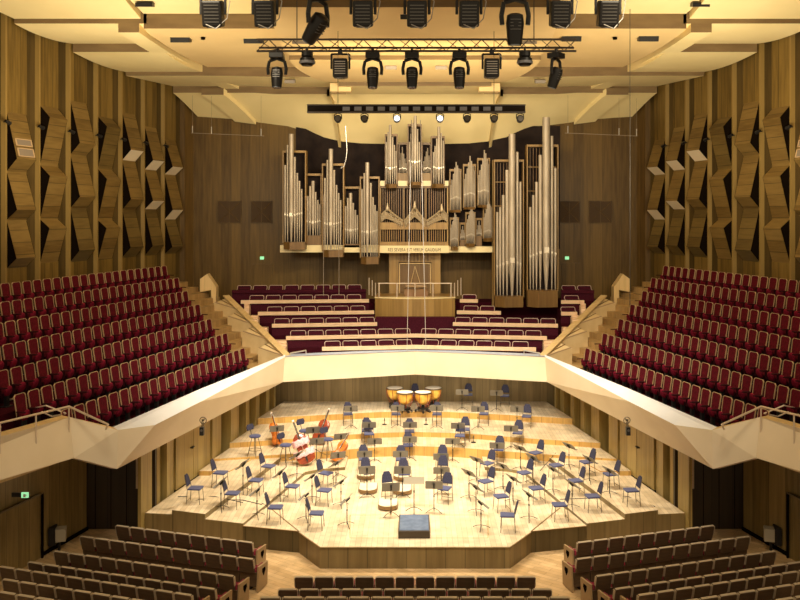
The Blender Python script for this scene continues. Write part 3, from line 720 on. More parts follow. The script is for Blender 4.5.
for s, side in ((1, 'left'), (-1, 'right')):
    fx, fy = nI.x*s, nI.y
    rz = face_to(fx, fy)
    for i in range(NR):
        n = int((Dend[i]-Dstart[i])/.4875)+1
        for k in range(n):
            D = Dend[i]-.22-k*.4875; v = LW(aR[i]-.02, D, zR[i])
            o = proto if not used else copy_tree(proto); used = True
            o.location = (v.x*s, v.y, v.z); o.rotation_euler = (0, 0, rz)
            o['label'] = 'red velvet seat, %s terrace, %s row from the top, %s from the stairs' % (side, ORD[i+1], ORD[k+1])
            o['group'] = 'red velvet seats on the %s terrace' % side

# ------------------------------------------------------------------ stairs beside the terraces and the stepped divider
for s, side in ((1, 'left'), (-1, 'right')):
    # wooden stair treads between seats and divider
    k = 0; aa = 20.3
    while aa > 13.2:
        a0, a1 = aa, aa-.475; am = (a0+a1)/2
        de = lambda q: 36.75-(19.8-q)*.903
        dd = lambda q: min(38.1, 37.4-(17.7-q)*1.11)
        z = 5.39-(19.8-am)*.479; z = max(z, 2.66)
        p = [LW(a0, de(a0)), LW(a0, dd(a0)), LW(a1, dd(a1)), LW(a1, de(a1))]
        mb = MB(); mb.prism([(v.x*s, v.y) for v in p], 2.32, z); struct(mb, 'stair_%s_tread' % side, [M['stairwood'], M['stairshade']])
        aa -= .475
    # divider: sloping coping in four stepped panels
    P0 = P(226, 297, D=37.3); P1 = P(288, 358, D=31.9)
    segs_ = 4
    for k in range(segs_):
        t0 = k/segs_; t1 = (k+1)/segs_
        a = P0.lerp(P1, t0); b = P0.lerp(P1, t1)
        ob = Vector((-.75, -.45, 0))
        o_ = a+Vector((-.38, -.62, -.20)); zb = 2.5
        tops = [a+Vector((.12, .1, 0)), b+Vector((.12, .1, 0)), b, o_]
        vs = [mx(v, s) for v in tops]+[mx(Vector((v.x, v.y, zb)), s) for v in tops]
        mb = MB(); mb.add(vs, [(0, 1, 2, 3), (7, 6, 5, 4), (0, 4, 5, 1), (1, 5, 6, 2), (2, 6, 7, 3), (3, 7, 4, 0)])
        struct(mb, 'divider_%s' % side, M['shelf2'])
        q0 = mx(o_+Vector((.04, .03, .03)), s); q1 = mx(b+Vector((0, .0, .03)), s)
        trim_bar(q0, q1, .05, .04, M['rim'], 'trim_%d' % ti); ti += 1
        trim_bar(mx(o_.lerp(a, .5)+Vector((.02, 0, .02)), s), mx(o_.lerp(a, .5).lerp(b, .9)+Vector((.04, 0, .03)), s), .02, .02, M['oakdark'], 'trim_%d' % ti); ti += 1
    trim_bar(mx(P0+Vector((.0, 0, .06)), s), mx(P1+Vector((0, 0, .06)), s), .28, .05, M['lightwood'], 'trim_%d' % ti); ti += 1
    # taller parapet of the stair head
    pts = [(200, 279), (207, 274), (216, 287), (216, 310), (211, 310), (211, 290), (200, 292)]
    D = 37.5; vs = []
    for y in (0, .5): vs += [mx(P(x, yy, D=D)+Vector((0, y, 0)), s) for x, yy in pts]
    n = 7; mb = MB(); mb.add(vs, [tuple(range(n)), tuple(reversed(range(n, 2*n)))]+[(i, n+i, n+(i+1) % n, (i+1) % n) for i in range(n)])
    mb.m = [0]*len(mb.m); struct(mb, 'stairhead_parapet_%s' % side, M['lightwood'])
    c0 = mx(P(190, 277, D=38.6), s); c1 = mx(P(202, 275, D=38.6), s)
    q_ = P(186, 270, D=40.1); mb = MB(); mb.box((q_.x*s, 40.15, q_.z-.2), (.5, .12, 1.9)); struct(mb, 'door_%d' % (11 if s == 1 else 12), M['gap'])  # black box, shade of the open doorway put into its colour
    # small steel handrail at the lower end of the divider
    r0 = mx(P(290, 356.5, D=31.9), s); r1 = mx(P(306, 353.5, D=32.2), s)
    e = empty('handrail', (r0.x, r0.y, 3.2), 0, 'short steel handrail at the foot of the %s divider behind the gallery ledge' % side, 'handrail')
    mb = MB(); iv = Vector(e.location); mb.cyl(r0-iv+Vector((0, 0, .12)), r1-iv+Vector((0, 0, .12)), .025); mb.build('rail', M['steel'], e)
    for q in (r0, r1):
        mb = MB(); mb.cyl(q-iv+Vector((0, 0, .12)), q-iv+Vector((0, 0, -.3)), .02); mb.build('post', M['steel'], e)
    # railing around the near corner of the terrace
    pts = [P(-40, 433, h=4.7), P(0, 423, h=4.72), P(38, 414, h=4.74), P(69, 406.5, h=4.75), P(106, 423.5, h=4.75+.02), P(118, 430, h=5.2)]
    pts = [P(0, 423, h=4.72)+(P(0, 423, h=4.72)-P(69, 406.5, h=4.75))*1.6, P(0, 423, h=4.72), P(36, 414.3, h=4.74), P(69, 406.5, h=4.75), P(108, 424.5, h=5.0), P(106, 429, h=5.3)]
    e = empty('corner_railing', (mx(pts[3], s).x, pts[3].y, 3.1), 0, 'bent tubular steel railing along the near corner of the %s terrace' % side, 'railing')
    iv = Vector(e.location); L = [mx(p, s)-iv for p in pts]
    mb = MB(); mb.path(L, .026, 8); mb.build('top_rail', M['rim2'], e)
    for k, p in ((1, L[1]), (2, L[2]), (3, L[3])):
        mb = MB(); mb.cyl(p, p+Vector((0, 0, -.7)), .02); mb.build('post', M['rim2'], e)
    mb = MB(); a_, b_ = L[2], L[3]
    q = [P(30, 409, h=4.95), P(46, 405.5, h=4.8), P(66, 413.5, h=5.0), P(52, 416.5, h=5.1), P(33, 408, h=4.95)]
    mb.path([mx(p, s)-iv for p in q], .02, 6); mb.build('mid_loop', M['rim2'], e)
    # guard frame on the walkway
    g = [P(5, 419, h=5.6), P(5, 400.5, h=4.85), P(19, 397.5, h=4.85), P(19, 415, h=5.6)]
    e = empty('guard_frame', (mx(g[0], s).x, g[0].y, g[0].z), 0, 'upright pale steel guard frame on the walkway beside the %s terrace seats' % side, 'guard rail')
    iv = Vector(e.location); mb = MB(); mb.path([mx(p, s)-iv for p in g], .025, 8); mb.build('frame', M['rim2'], e)

# ------------------------------------------------------------------ choir stand behind the stage
benchrow = [(349.0, 345.0, 33.0), (338.0, 333.3, 34.0), (325.3, 321.5, 35.0), (313.2, 310.0, 36.0), (301.8, 298.5, 37.0), (291.2, 289, 38.0)]
xl_end = [322, 286, 272, 258, 241, 232]; gl = [None, None, 377, 374, 369, 366]
gr = [None, None, 453, 457, 460, 478]; xr_end = [536, 547, 558, 577, 584, 594]
choir = None
def make_choir():
    e = empty('choir_seat', (0, 0, 0), 0, 'x', 'seat')
    mb = MB(); slab(mb, rounded(.29, .29, .24, -.02, .05), .22, .28); mb.build('backrest', M['purple'], e, bevel=.015)
    mb = MB(); pts = [(-.30, .2, .0), (-.30, .2, .31), (-.26, .2, .36), (.26, .2, .36), (.30, .2, .31), (.30, .2, .0)]
    pts = [(-.30, -.06, .05), (-.30, .18, .10), (-.30, .2, .18), (-.26, .2, .225), (.26, .2, .225), (.30, .2, .18), (.30, .18, .10), (.30, -.06, .05)]
    mb.path(pts, .013, 6); mb.build('back_rim', M['rimthin'], e)
    mb = MB(); mb.box((0, .08, .02), (.56, .30, .09)); mb.build('seat_cushion', M['purple'], e, bevel=.02)
    return e
choir = make_choir(); used = False
ordrow = ['front', 'second', 'third', 'fourth', 'fifth', 'top']
for r, (yo, yc, D) in enumerate(benchrow):
    z_ = CZ-(( (yo+yc)/2)-HY)*(D+.15)/F
    parts = []
    if gl[r] is None: parts = [(xl_end[r], CX, 'left'), (CX, xr_end[r], 'right')]
    else: parts = [(xl_end[r], gl[r], 'left'), (gr[r], xr_end[r], 'right')]
    if r in (4,): parts = [parts[0], (460, 478, 'right'), (561, 584, 'far right')]
    if r == 3: parts = [parts[0], (457, 501, 'right'), (561, 577, 'far right')]
    if r == 5: parts = [parts[0], (561, 594, 'far right')]
    for (xa, xb, sd) in parts:
        def pt(px):
            k = (px-CX)/F; t = min(abs(px-CX)/140, 1); dd = D+.35-.75*t
            return Vector((k*dd, dd, z_))
        a = pt(xa); b = pt(xb); d = (b-a); d.z = 0; L_ = d.length; ang = math.atan2(d.y, d.x)
        zb = z_
        # red carpeted tier
        mb = MB(); nn = Vector((-d.y, d.x, 0)).normalized()
        q = [a-nn*.05, b-nn*.05, b+nn*1.1, a+nn*1.1]
        mb.prism([(v.x, v.y) for v in q], 2.35, zb-.42); struct(mb, 'choir_tier', [M['carpetdark'], M['carpetdark']])
        # bench front: cream seat rail above a plum front panel
        e = empty('bench', (a.x, a.y, zb), ang, 'long plum bench with pale wooden rail, %s row of the choir stand, %s part' % (ordrow[r], sd), 'bench', 'choir stand benches')
        mb = MB(); mb.box((L_/2, -.03, -.02), (L_, .12, .15)); mb.build('seat_rail', M['benchwood'] if r < 5 else M['purple'], e, bevel=.01)
        mb = MB(); mb.box((L_/2, .02, -.26), (L_, .05, .34)); mb.build('front_panel', M['purple'], e)
        n = max(1, int(L_/.70)); off = (L_-n*.70)/2
        for k in range(n):
            o = choir if not used else copy_tree(choir); used = True
            u = off+.35+k*.70; p = a+d.normalized()*u+nn*.06
            o.location = (p.x, p.y, zb); o.rotation_euler = (0, 0, ang)
            o['label'] = 'plum tip-up choir seat, %s row, %s part, %s from its left end' % (ordrow[r], sd, ORD[k+1])
            o['group'] = 'plum choir seats behind the stage'
mb = MB(); mb.box((0, 35.55, (P(415, 334, D=35.5).z+P(415, 318, D=35.5).z)/2), (3.3, .3, .75)); struct(mb, 'choir_tier', M['purple'])
# light steps at the left and right bench ends
for s, side in ((1, 'left'), (-1, 'right')):
    for (x0, x1, y0, y1, D) in ((244, 249, 304, 311, 36.4), (250, 258, 316, 322, 35.4), (259, 267, 328, 335, 34.4), (269, 286, 341, 350, 33.4)):
        for k in range(3):
            a = P(x0, y0+(y1-y0)*k/3, D=D-k*.3); b = P(x1, y0+(y1-y0)*(k+1)/3, D=D-k*.3)
            mb = MB(); mb.box((s*(a.x+b.x)/2, a.y+.2, (a.z+2.3)/2), (abs(b.x-a.x), .32, a.z-2.3)); struct(mb, 'choir_step', M['benchwood'])
mb = MB(); mb.prism([(-8.6, 38.4), (8.6, 38.4), (8.6, 40.2), (-8.6, 40.2)], 2.3, CZ-3.95); struct(mb, 'choir_floor', [M['carpetdark'], M['carpetdark']])

# ------------------------------------------------------------------ organ gallery
a = P(375, 298, D=36.6); b = P(455, 298, D=36.6); zt = a.z
poly = []
for k in range(13):
    u = k/12; x = a.x+(b.x-a.x)*u; poly.append((x, 36.6-.45*math.sin(math.pi*u)))
zlow = CZ-(320-HY)*36.2/F
mb = MB(); mb.prism(poly+[(b.x, 38.8), (a.x, 38.8)], zlow, zt); struct(mb, 'gallery', [M['oak'], M['lightwoodd']])
mb = MB(); mb.prism([(p[0]*1.01, p[1]-.02) for p in poly]+[(b.x*1.01, 36.8), (a.x*1.01, 36.8)], zt, zt+.04); struct(mb, 'trim_%d' % ti, [M['shelf'], M['shelf']]); ti += 1
e = empty('gallery_railing', (0, 36.5, zt+.04), 0, 'steel tube railing around the organ console gallery', 'railing')
def gp(px, y=0): return Vector(((px-CX)/F*36.5, y, 0))
H_ = .60
xs_ = [379, 397, 415, 433, 451]
mb = MB(); mb.cyl(gp(378)+Vector((0, 0, H_)), gp(452)+Vector((0, 0, H_)), .02, n=8); mb.build('top_rail', M['rim2'], e)
for x in xs_:
    mb = MB(); mb.cyl(gp(x), gp(x)+Vector((0, 0, H_)), .030, n=8); mb.build('post', M['rim2'], e)
for sx, xx in ((-1, 378), (1, 452)):
    for j in range(3):
        q = gp(xx)+Vector((sx*(.12+j*.16), .25+j*.4, 0)); mb = MB(); mb.cyl(q, q+Vector((0, 0, H_+.08*j)), .022, n=8); mb.build('post', M['rim2'], e)
e = empty('organ_console', P(416, 297.5, D=37.2), 0, 'low wooden organ console behind the gallery railing', 'organ console')
mb = MB(); mb.box((0, 0, .22), (1.04, .5, .36)); mb.build('body', M['console'], e, bevel=.02)
mb = MB(); mb.box((0, -.02, .52), (.9, .45, .05)); mb.build('lid', M['rim'], e, bevel=.01)
mb = MB(); mb.box((0, -.28, .03), (1.0, .12, .06)); mb.build('bench_rail', M['riser'], e)
for sx in (-1, 1):
    mb = MB(); mb.box((sx*.40, 0, .45), (.08, .42, .12)); mb.build('side_cheek', M['oakdark'], e)
# wooden niche behind the console
e = empty('console_niche', P(415, 297, D=38.9), 0, 'tall oak niche with framed panel behind the organ console', 'wood niche')
iv = Vector(e.location)
def bx(px0, py0, px1, py1, D, dep, name, m, par, ivv, bevel=0):
    a = P(px0, py0, D=D); b = P(px1, py1, D=D); mb = MB(); mb.box(((a.x+b.x)/2-ivv.x, D+dep/2-ivv.y, (a.z+b.z)/2-ivv.z), (b.x-a.x, dep, a.z-b.z)); return mb.build(name, m, par, bevel=bevel)
bx(389, 252.5, 398.5, 297, 38.7, .5, 'side_pier', M['oak'], e, iv); bx(431.5, 252.5, 440.5, 297, 38.7, .5, 'side_pier', M['oak'], e, iv)
bx(398.5, 252.5, 431.5, 262, 38.75, .45, 'lintel', M['oak'], e, iv)
bx(398.5, 262, 431.5, 297, 39.0, .1, 'back_panel', M['oakdark'], e, iv)
o = frame('inner_frame', 399.5, 263.5, 430.5, 296, 38.9, .05, M['rim3'], e, iv)
for k in range(9):
    bx(400+k*3.4, 253, 401.2+k*3.4, 261, 38.7, .06, 'flute', M['oakdark'], e, iv)
mb = MB(); t_ = P(415, 266, D=38.95)-iv; l_ = P(411, 283, D=38.9)-iv; r_ = P(420, 283, D=38.9)-iv
mb.cyl(t_, l_, .015); mb.cyl(t_, r_, .015); mb.build('diagonal_cord', M['rim3'], e)

# ------------------------------------------------------------------ the organ
organ = empty('pipe_organ', (0, 38.5, CZ-(252.5-HY)*38.2/F), 0, 'large pipe organ with silver pipes in oak cases across the back wall', 'organ')
OV = Vector(organ.location)
def obx(*a, **k): return bx(*a[:6], a[6], a[7], organ, OV, **k)
obx(280, 245, 378.5, 252.5, 38.0, .9, 'shelf', M['shelf'], bevel=.01)
shelf = obx(378.5, 245.5, 449, 253, 37.9, 1.0, 'shelf', M['shelf'], bevel=.01)
obx(449, 246.5, 494, 252.5, 38.0, .9, 'shelf', M['shelf'], bevel=.01)
cd_ = bpy.data.curves.new('motto', 'FONT'); cd_.body = 'RES SEVERA EST VERUM GAUDIUM'; cd_.size = .215; cd_.extrude = .008; cd_.align_x = 'CENTER'; cd_.space_character = 1.05
tmp = bpy.data.objects.new('motto', cd_); COL.objects.link(tmp)
bpy.context.view_layer.update()
dg = bpy.context.evaluated_depsgraph_get(); me = bpy.data.meshes.new_from_object(tmp.evaluated_get(dg)); bpy.data.objects.remove(tmp)
xsv = [v.co.x for v in me.vertices]; wtxt = max(xsv)-min(xsv); sc = (P(440.5, 0, D=37.9).x-P(388, 0, D=37.9).x)/wtxt
me.materials.clear(); me.materials.append(M['ink'])
lt = bpy.data.objects.new('lettering', me); COL.objects.link(lt); lt.parent = shelf
tp = P(414.3, 251.3, D=37.89)-OV; lt.location = tp; lt.rotation_euler = (math.pi/2, 0, 0); lt.scale = (sc, max(sc, .95), 1)
PIPES = [0]
def tower(x0, x1, ftop, pipes, ybot, ymouth, base, D=37.6, bulge=.35, small=False, name='pipe_tower', frame_m='oak', basebox=True, fb=None, mstep=.6, halfframe=False):
    """pipes: list of (px, topy); ybot foot end, ymouth mouth height; base = y of box bottom"""
    tw = empty(name, P((x0+x1)/2, base, D=D+.2)-OV); tw.parent = organ; tv = P((x0+x1)/2, base, D=D+.2)
    def tb(px0, py0, px1, py1, dd, dep, nm, m): return bx(px0, py0, px1, py1, dd, dep, nm, m, tw, tv)
    fm = M[frame_m]; fw = 1.1
    tb(x0, ftop, x0+fw, ybot+1, D+.15, .5, 'case_post', fm); tb(x1-fw, ftop, x1, ybot+1, D+.15, .5, 'case_post', fm)
    tb(x0+fw, ftop, x1-fw, ftop+2.2, D+.15, .5, 'case_top', fm)
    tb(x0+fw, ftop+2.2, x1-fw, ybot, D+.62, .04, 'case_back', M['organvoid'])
    if basebox:
        # faceted pedestal: front and angled dark side
        a = P(x0+.5, ybot, D=D-.05); b = P(x1-.5, base, D=D-.05); mb = MB(); w_ = b.x-a.x
        if bulge > .2: pl = [(a.x, D+.4), (a.x+.02, D), (a.x+w_*.33, D-.3), (b.x-.02, D-.12), (b.x, D+.4)]
        else: pl = [(a.x, D+.4), (a.x, D), (b.x, D), (b.x, D+.4)]
        mb.prism([(p[0]-tv.x, p[1]-tv.y) for p in pl], b.z-tv.z, a.z-tv.z); mb.build('pedestal', [M['oakdark'], M['oakdark']], tw)
    n = len(pipes); allmb = MB(); 
    cxs = (x0+x1)/2; hw = (x1-x0)/2
    maxi = min(range(n), key=lambda i: pipes[i][1])
    for i, (px, ty) in enumerate(pipes):
        u = (px-cxs)/hw; dd = D+.12-bulge*(1-u*u)
        if i == 0: gap = pipes[1][0]-px
        elif i == n-1: gap = px-pipes[-2][0]
        else: gap = min(px-pipes[i-1][0], pipes[i+1][0]-px)
        r = gap*.47*dd/F
        if i == maxi and not small: r *= 1.45
        ym = ymouth-(abs(i-maxi)*mstep if not small else abs(i-maxi)*.5*(-1))
        top = P(px, ty, D=dd)-tv; mth = P(px, ym, D=dd)-tv; bot = P(px, ybot, D=dd)-tv
        mb = allmb if small else MB(); N_ = 8 if small else 14
        mb.cyl(mth, top, r, n=N_); mb.cyl(bot, mth, r*.28, r, n=N_)
        # mouth: pale shield pressed into the front
        mb.box(mth+Vector((0, -r*.82, r*.5)), (r*1.25, r*.45, r*1.6), mi=1); mb.cyl(mth+Vector((0, -r*.9, -r*2.2)), mth+Vector((0, -r*.95, -r*.1)), .004, r*.55, n=5, mi=1)
        if not small:
            mb.build('pipe', [M['pipe'], M['pipemouth']], tw, smooth=True)
    if small: tag(allmb.build('pipes', [M['pipe'], M['pipemouth']], tw, smooth=True), kind='stuff')
    return tw
tower(282.5, 306, 150.5, [(285.2, 165), (287.6, 145), (291.2, 134), (294.7, 157), (297.2, 173), (299.4, 181), (301.6, 189)], 242, 216, 249.5)
tower(305.5, 321.5, 173.5, [(307.6, 196), (310.1, 186), (313, 181), (315.6, 192), (317.8, 200), (319.9, 204)], 235.5, 223, 245.2, D=38.0, bulge=.1)
tower(321.8, 344, 163.5, [(325, 178), (327.4, 160), (330.8, 149), (334.1, 170), (336.5, 185), (338.6, 193), (340.6, 200)], 250, 225, 257)
tower(343.8, 360, 186.5, [(345.6, 206), (347.8, 198), (350.6, 193), (353.1, 203), (355.3, 210), (357.4, 215)], 244, 231, 247.5, D=38.0, bulge=.1)
tower(359.8, 379.5, 176.5, [(362, 189), (364.3, 173), (367.3, 162.5), (370.8, 183), (373, 197), (375, 205), (376.9, 211)], 257, 233, 264)
# upper works in the middle
for (x0, x1) in ((380, 385), (398, 407.5), (421, 431), (444, 448.5)): obx(x0, 180.8, x1, 186, 37.9, .5, 'upper_shelf', M['shelf'])
obx(380, 186, 448.5, 188, 38.0, .6, 'upper_beam', M['oakdark']); obx(397, 173, 408, 181, 38.1, .4, 'plinth', M['oak']); obx(421, 173, 432, 181, 38.1, .4, 'plinth', M['oak'])
tower(384.8, 397.5, 134, [(386.3, 142), (388.1, 132), (390.2, 124.7), (392.6, 137), (394.4, 145), (396, 151)], 184, 169, 188, frame_m='oakdark')
tower(407.5, 421.8, 124, [(409.6, 142), (411.0, 134), (412.8, 122.7), (415.2, 115.8), (417.5, 129), (419.3, 142)], 182, 163, 185.5, frame_m='oakdark', D=37.4)
tower(431, 444.8, 136, [(433.5, 152), (435.1, 146), (436.8, 138.7), (438.9, 126.7), (441.3, 132.7), (443.2, 140.7)], 184, 169, 188, frame_m='oakdark')
def tri(x0, x1, pk, ytop, yl, yr, n):
    L = []
    for i in range(n):
        px = x0+(x1-x0)*(i+.5)/n
        if px < pk: y = yl+(ytop-yl)*((px-x0)/(pk-x0))**1.15
        else: y = yr+(ytop-yr)*((x1-px)/(x1-pk))**1.15
        L.append((px, y))
    k = min(range(n), key=lambda i: abs(L[i][0]-pk)); L[k] = (L[k][0], ytop)
    return L
tower(398.5, 407.5, 142.5, tri(399, 407, 402, 147, 163, 165, 6), 173, 168, 174, D=38.0, bulge=.1, small=True, frame_m='oakdark', basebox=False)
tower(421.8, 431, 142.5, tri(423, 431, 427.2, 148, 163, 162, 6), 173, 168, 174, D=38.0, bulge=.1, small=True, frame_m='oakdark', basebox=False)
# middle case with louvres and carved crests
for (x0, x1) in ((380, 402.5), (403.5, 424.5), (425.5, 448)):
    obx(x0, 188, x0+1, 245.5, 37.95, .4, 'case_post', M['oak']); 
obx(447, 188, 448.3, 245.5, 37.95, .4, 'case_post', M['oak'])
obx(380, 222.5, 448, 229.5, 37.9, .4, 'case_rail', M['oak']); obx(380, 242, 448, 245.6, 37.9, .4, 'case_rail', M['oak'])
obx(381, 188, 447.5, 243, 38.3, .05, 'case_back', M['organvoid'])
for k in range(30):
    px = 382.6+k*2.2
    if min(abs(px-x) for x in (380.5, 404, 426, 447.6)) < 1.2: continue
    obx(px, 188.5, px+.7, 222.5, 38.1, .05, 'shutter_slat', M['oakdark']); obx(px, 229.5, px+.7, 242, 38.05, .05, 'shutter_slat', M['oak'])
def crest(pk, ytop, x0, x1, yv0, yv1):
    mb = MB(); 
    for sgn, xe, yv in ((-1, x0, yv0), (1, x1, yv1)):
        n = 9; last = None
        for i in range(n+1):
            t = i/n; px = pk+(xe-pk)*t; y = ytop+5+(yv-ytop-5)*(t**.8)
            p = P(px, y, D=37.85)-OV
            if last is not None: mb.cyl(last, p, .055, .045, n=6)
            # scroll curls
            if i < n:
                q = P(px, y+3.2+math.sin(i*2.1)*1.5, D=37.82)-OV; m8 = [q+Vector((math.cos(a)*.07*(1-a/9), 0, math.sin(a)*.07*(1-a/9))) for a in [j*.9 for j in range(8)]]
                mb.path(m8, .022, 5)
                q2 = P(px, y+7.5, D=37.84)-OV; mb.cyl(q, q2, .028, .02, n=5)
            last = p
        a = P(pk, ytop+12, D=37.85)-OV; b = P(xe, yv+2, D=37.85)-OV
        for j in range(3): mb.cyl(a+Vector((0, 0, -.07*j)), b+Vector((0, 0, -.05*j)), .035, .025, n=6)
    t = P(pk, ytop, D=37.82)-OV; mb.cyl(t+Vector((0, 0, -.28)), t, .09, .02, n=6)
    mb.lathe([(.02, -.07), (.07, -.03), (.07, .03), (.02, .07)], c=t+Vector((0, -.02, -.3)), n=8)
    mb.build('carved_crest', M['carve'], organ, smooth=True)
crest(387.5, 203, 381, 403, 215, 221); crest(414.7, 201, 404.5, 425.5, 221, 221); crest(441.7, 204, 426.5, 447.5, 221, 215)
# right upper and lower small works
for (x0, x1, pk, yt, yl, yr, bot, ym, fr) in ((449.5, 461.5, 456, 162, 187, 172, 210, 197, 169), (463, 475.8, 470.2, 156, 181, 172, 207, 193, 164), (477.3, 490, 485, 150, 177, 166, 205, 190, 158)):
    tower(x0, x1, fr, tri(x0+.6, x1-.6, pk, yt, yl, yr, 8), bot, ym, bot+2.5, D=37.9, bulge=.3, small=True, name='upper_pipe_tower')
for (x0, x1, pk, yt, yl, yr, bot, ym, fr) in ((449.8, 459, 455, 212.7, 229, 220, 246.5, 238, 217.5), (465.5, 475.5, 471, 207, 224, 214, 243.5, 234, 212), (483, 493, 488, 201, 219, 208, 238, 230, 207.5)):
    tower(x0, x1, fr, tri(x0+.4, x1-.6, pk, yt, yl, yr, 8), bot, ym, bot+3.5, D=37.9, bulge=.3, small=True, name='lower_pipe_tower')
tower(459.5, 465.5, 222.5, tri(460, 465.2, 462.4, 226, 235, 234, 5), 240, 236.5, 246.5, D=38.2, bulge=.08, small=True, name='lower_pipe_tower')
tower(475.7, 482.5, 218, tri(476.2, 482, 479, 221, 231, 230, 5), 236, 233, 246.5, D=38.2, bulge=.08, small=True, name='lower_pipe_tower')
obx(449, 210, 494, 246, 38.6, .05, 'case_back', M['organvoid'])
obx(492.5, 160, 495, 306, 38.0, .4, 'case_post', M['oak'])
# big pedal towers on the right
def big(x0, x1, ftop, pipes, ybot, ym, base, D):
    tw = tower(x0, x1, ftop, pipes, ybot, ym, base, D=D, bulge=.4, name='pedal_tower', mstep=-1.2)
    tv = P((x0+x1)/2, base, D=D+.2)
    for k in range(5):
        px = x0+3+k*3.2; bx(px, ftop+2, px+.6, ybot-40, D+.5, .05, 'inner_rod', M['oakdark'], tw, tv)
    for yy in (ftop+22, ftop+46): bx(x0+1, yy, x1-1, yy+1, D+.45, .05, 'inner_rail', M['oak'], tw, tv)
big(494, 524, 159.5, [(497.3, 212), (500.2, 207), (503.3, 195), (507, 170), (512, 134), (517.3, 152), (520.3, 182)], 296, 262, 307, 37.2)
big(526.8, 558.5, 144.5, [(530.3, 207), (533.3, 195), (536.5, 182), (540.3, 155), (546.2, 117.5), (551.8, 136), (555.2, 168)], 290, 252, 307, 37.2)
# ------------------------------------------------------------------ orchestra chairs (local: faces +Y, origin on the floor)
def make_chair():
    e = empty('orchestra_chair', (0, 0, 0), 0, 'x', 'chair'); e.scale = (.82, .84, .93)
    mb = MB(); mb.prism([(-.19, -.20), (.19, -.20), (.22, .22), (.17, .25), (-.17, .25), (-.22, .22)], .43, .475); mb.build('seat', M['blue'], e, bevel=.015)
    mb = MB(); LB = Matrix.Translation((0, -.20, .50)) @ Matrix.Rotation(.20, 4, 'X')
    o = [(-.20, .04), (.20, .04), (.16, .28), (.10, .39), (-.10, .39), (-.16, .28)]
    vs = []; n = 6
    for (y0, bow) in ((0, 1), (-.035, 1)):
        for x, z in o: vs.append((x, y0-.04+1.2*x*x*bow, z))
    mb.add(vs, [tuple(range(n)), tuple(reversed(range(n, 2*n)))]+[(i, n+i, n+(i+1) % n, (i+1) % n) for i in range(n)], 0, LB)
    mb.build('backrest', M['blueback'], e, bevel=.01)
    for sx, sy in ((-1, 1), (1, 1), (-1, -1), (1, -1)):
        mb = MB(); mb.cyl((sx*.20, sy*.20, .44), (sx*.215, sy*.235, 0), .012, n=6); mb.build('leg', M['chrome'], e)
    mb = MB(); mb.path([(-.2, -.2, .44), (-.2, -.235, .60), (-.17, -.30, .80)], .011, 6); mb.build('back_upright', M['chrome'], e)
    mb = MB(); mb.path([(.2, -.2, .44), (.2, -.235, .60), (.17, -.30, .80)], .011, 6); mb.build('back_upright', M['chrome'], e)
    mb = MB(); mb.cyl((-.215, -.22, .10), (.215, -.22, .10), .009, n=6); mb.build('stretcher', M['chrome'], e)
    return e
podium = P(414, 522, z=.2)
chairs = {
 'vl': [(195, 488), (220, 472.5), (232, 493), (255.5, 480), (268, 466), (275, 507), (292, 486), (316, 513), (324, 490), (325.5, 473)],
 'wr': [(348, 413.7), (396, 413.7), (437, 413.7), (484, 413.5), (526.7, 416)],
 'ws': [(366.7, 430), (409.5, 431), (465, 429), (518, 432.5)],
 'wt': [(369, 443), (408, 445), (460, 445), (499, 449)],
 'ct': [(364, 458.5), (401, 459), (442.5, 470)],
 'cf': [(367.5, 472), (404, 473), (441.7, 458.5), (445, 488), (389, 487)],
 'vr': [(487.5, 463), (486, 481), (501.7, 496), (508, 515), (536, 452.5), (556.7, 465), (524.7, 472.5), (587, 461.7), (576, 480.5), (536.7, 488), (560, 504.5), (593, 496), (611, 474), (631.7, 490)],
 'rear': [(468, 393), (505, 395.5)],
 'timp': [(415, 394)],
}
gname = {'vl': 'chairs of the left string section', 'vr': 'chairs of the right string section', 'wr': 'chairs on the upper riser', 'ws': 'chairs on the middle riser', 'wt': 'chairs on the lower riser', 'ct': 'chairs in the centre behind', 'cf': 'chairs in the centre in front', 'rear': 'chairs by the back wall', 'timp': 'chairs by the back wall'}
desc = {'vl': 'blue padded chair in the left string section, %s from the left wall side', 'vr': 'blue padded chair in the right string section, %s from its left end',
        'wr': 'blue padded chair on the highest orange-edged riser edge, %s from the left', 'ws': 'blue padded chair on the second riser from the back, %s from the left',
        'wt': 'blue padded chair on the third riser from the back, %s from the left', 'ct': 'blue padded chair at the foot of the lowest riser, %s from the left',
        'cf': 'blue padded chair in the middle facing the podium, %s from the left', 'rear': 'dark blue chair close to the back wall, %s of the two right of the timpani',
        'timp': 'pale-topped blue chair behind the four timpani'}
proto = make_chair(); used = False
for key, L in chairs.items():
    for i, (px, py) in enumerate(sorted(L)):
        v = locate(px, py, .42)
        if key in ('rear', 'timp'): v.y = min(v.y, 34.75)
        o = proto if not used else copy_tree(proto); used = True
        o.location = v
        tx, ty = podium.x-v.x, podium.y-v.y
        if key in ('wr', 'ws', 'wt', 'rear', 'ct', 'timp'): tx *= .5
        if key == 'vl' : ty *= .35
        if key == 'vr' : ty *= .5
        if (px, py) == (508, 515): tx, ty = -1, .1
        if (px, py) == (316, 513): tx, ty = 1, -.05
        o.rotation_euler = (0, 0, face_to(tx, ty))
        o['label'] = desc[key] % ORD[i+1] if '%s' in desc[key] else desc[key]
        o['group'] = gname[key]
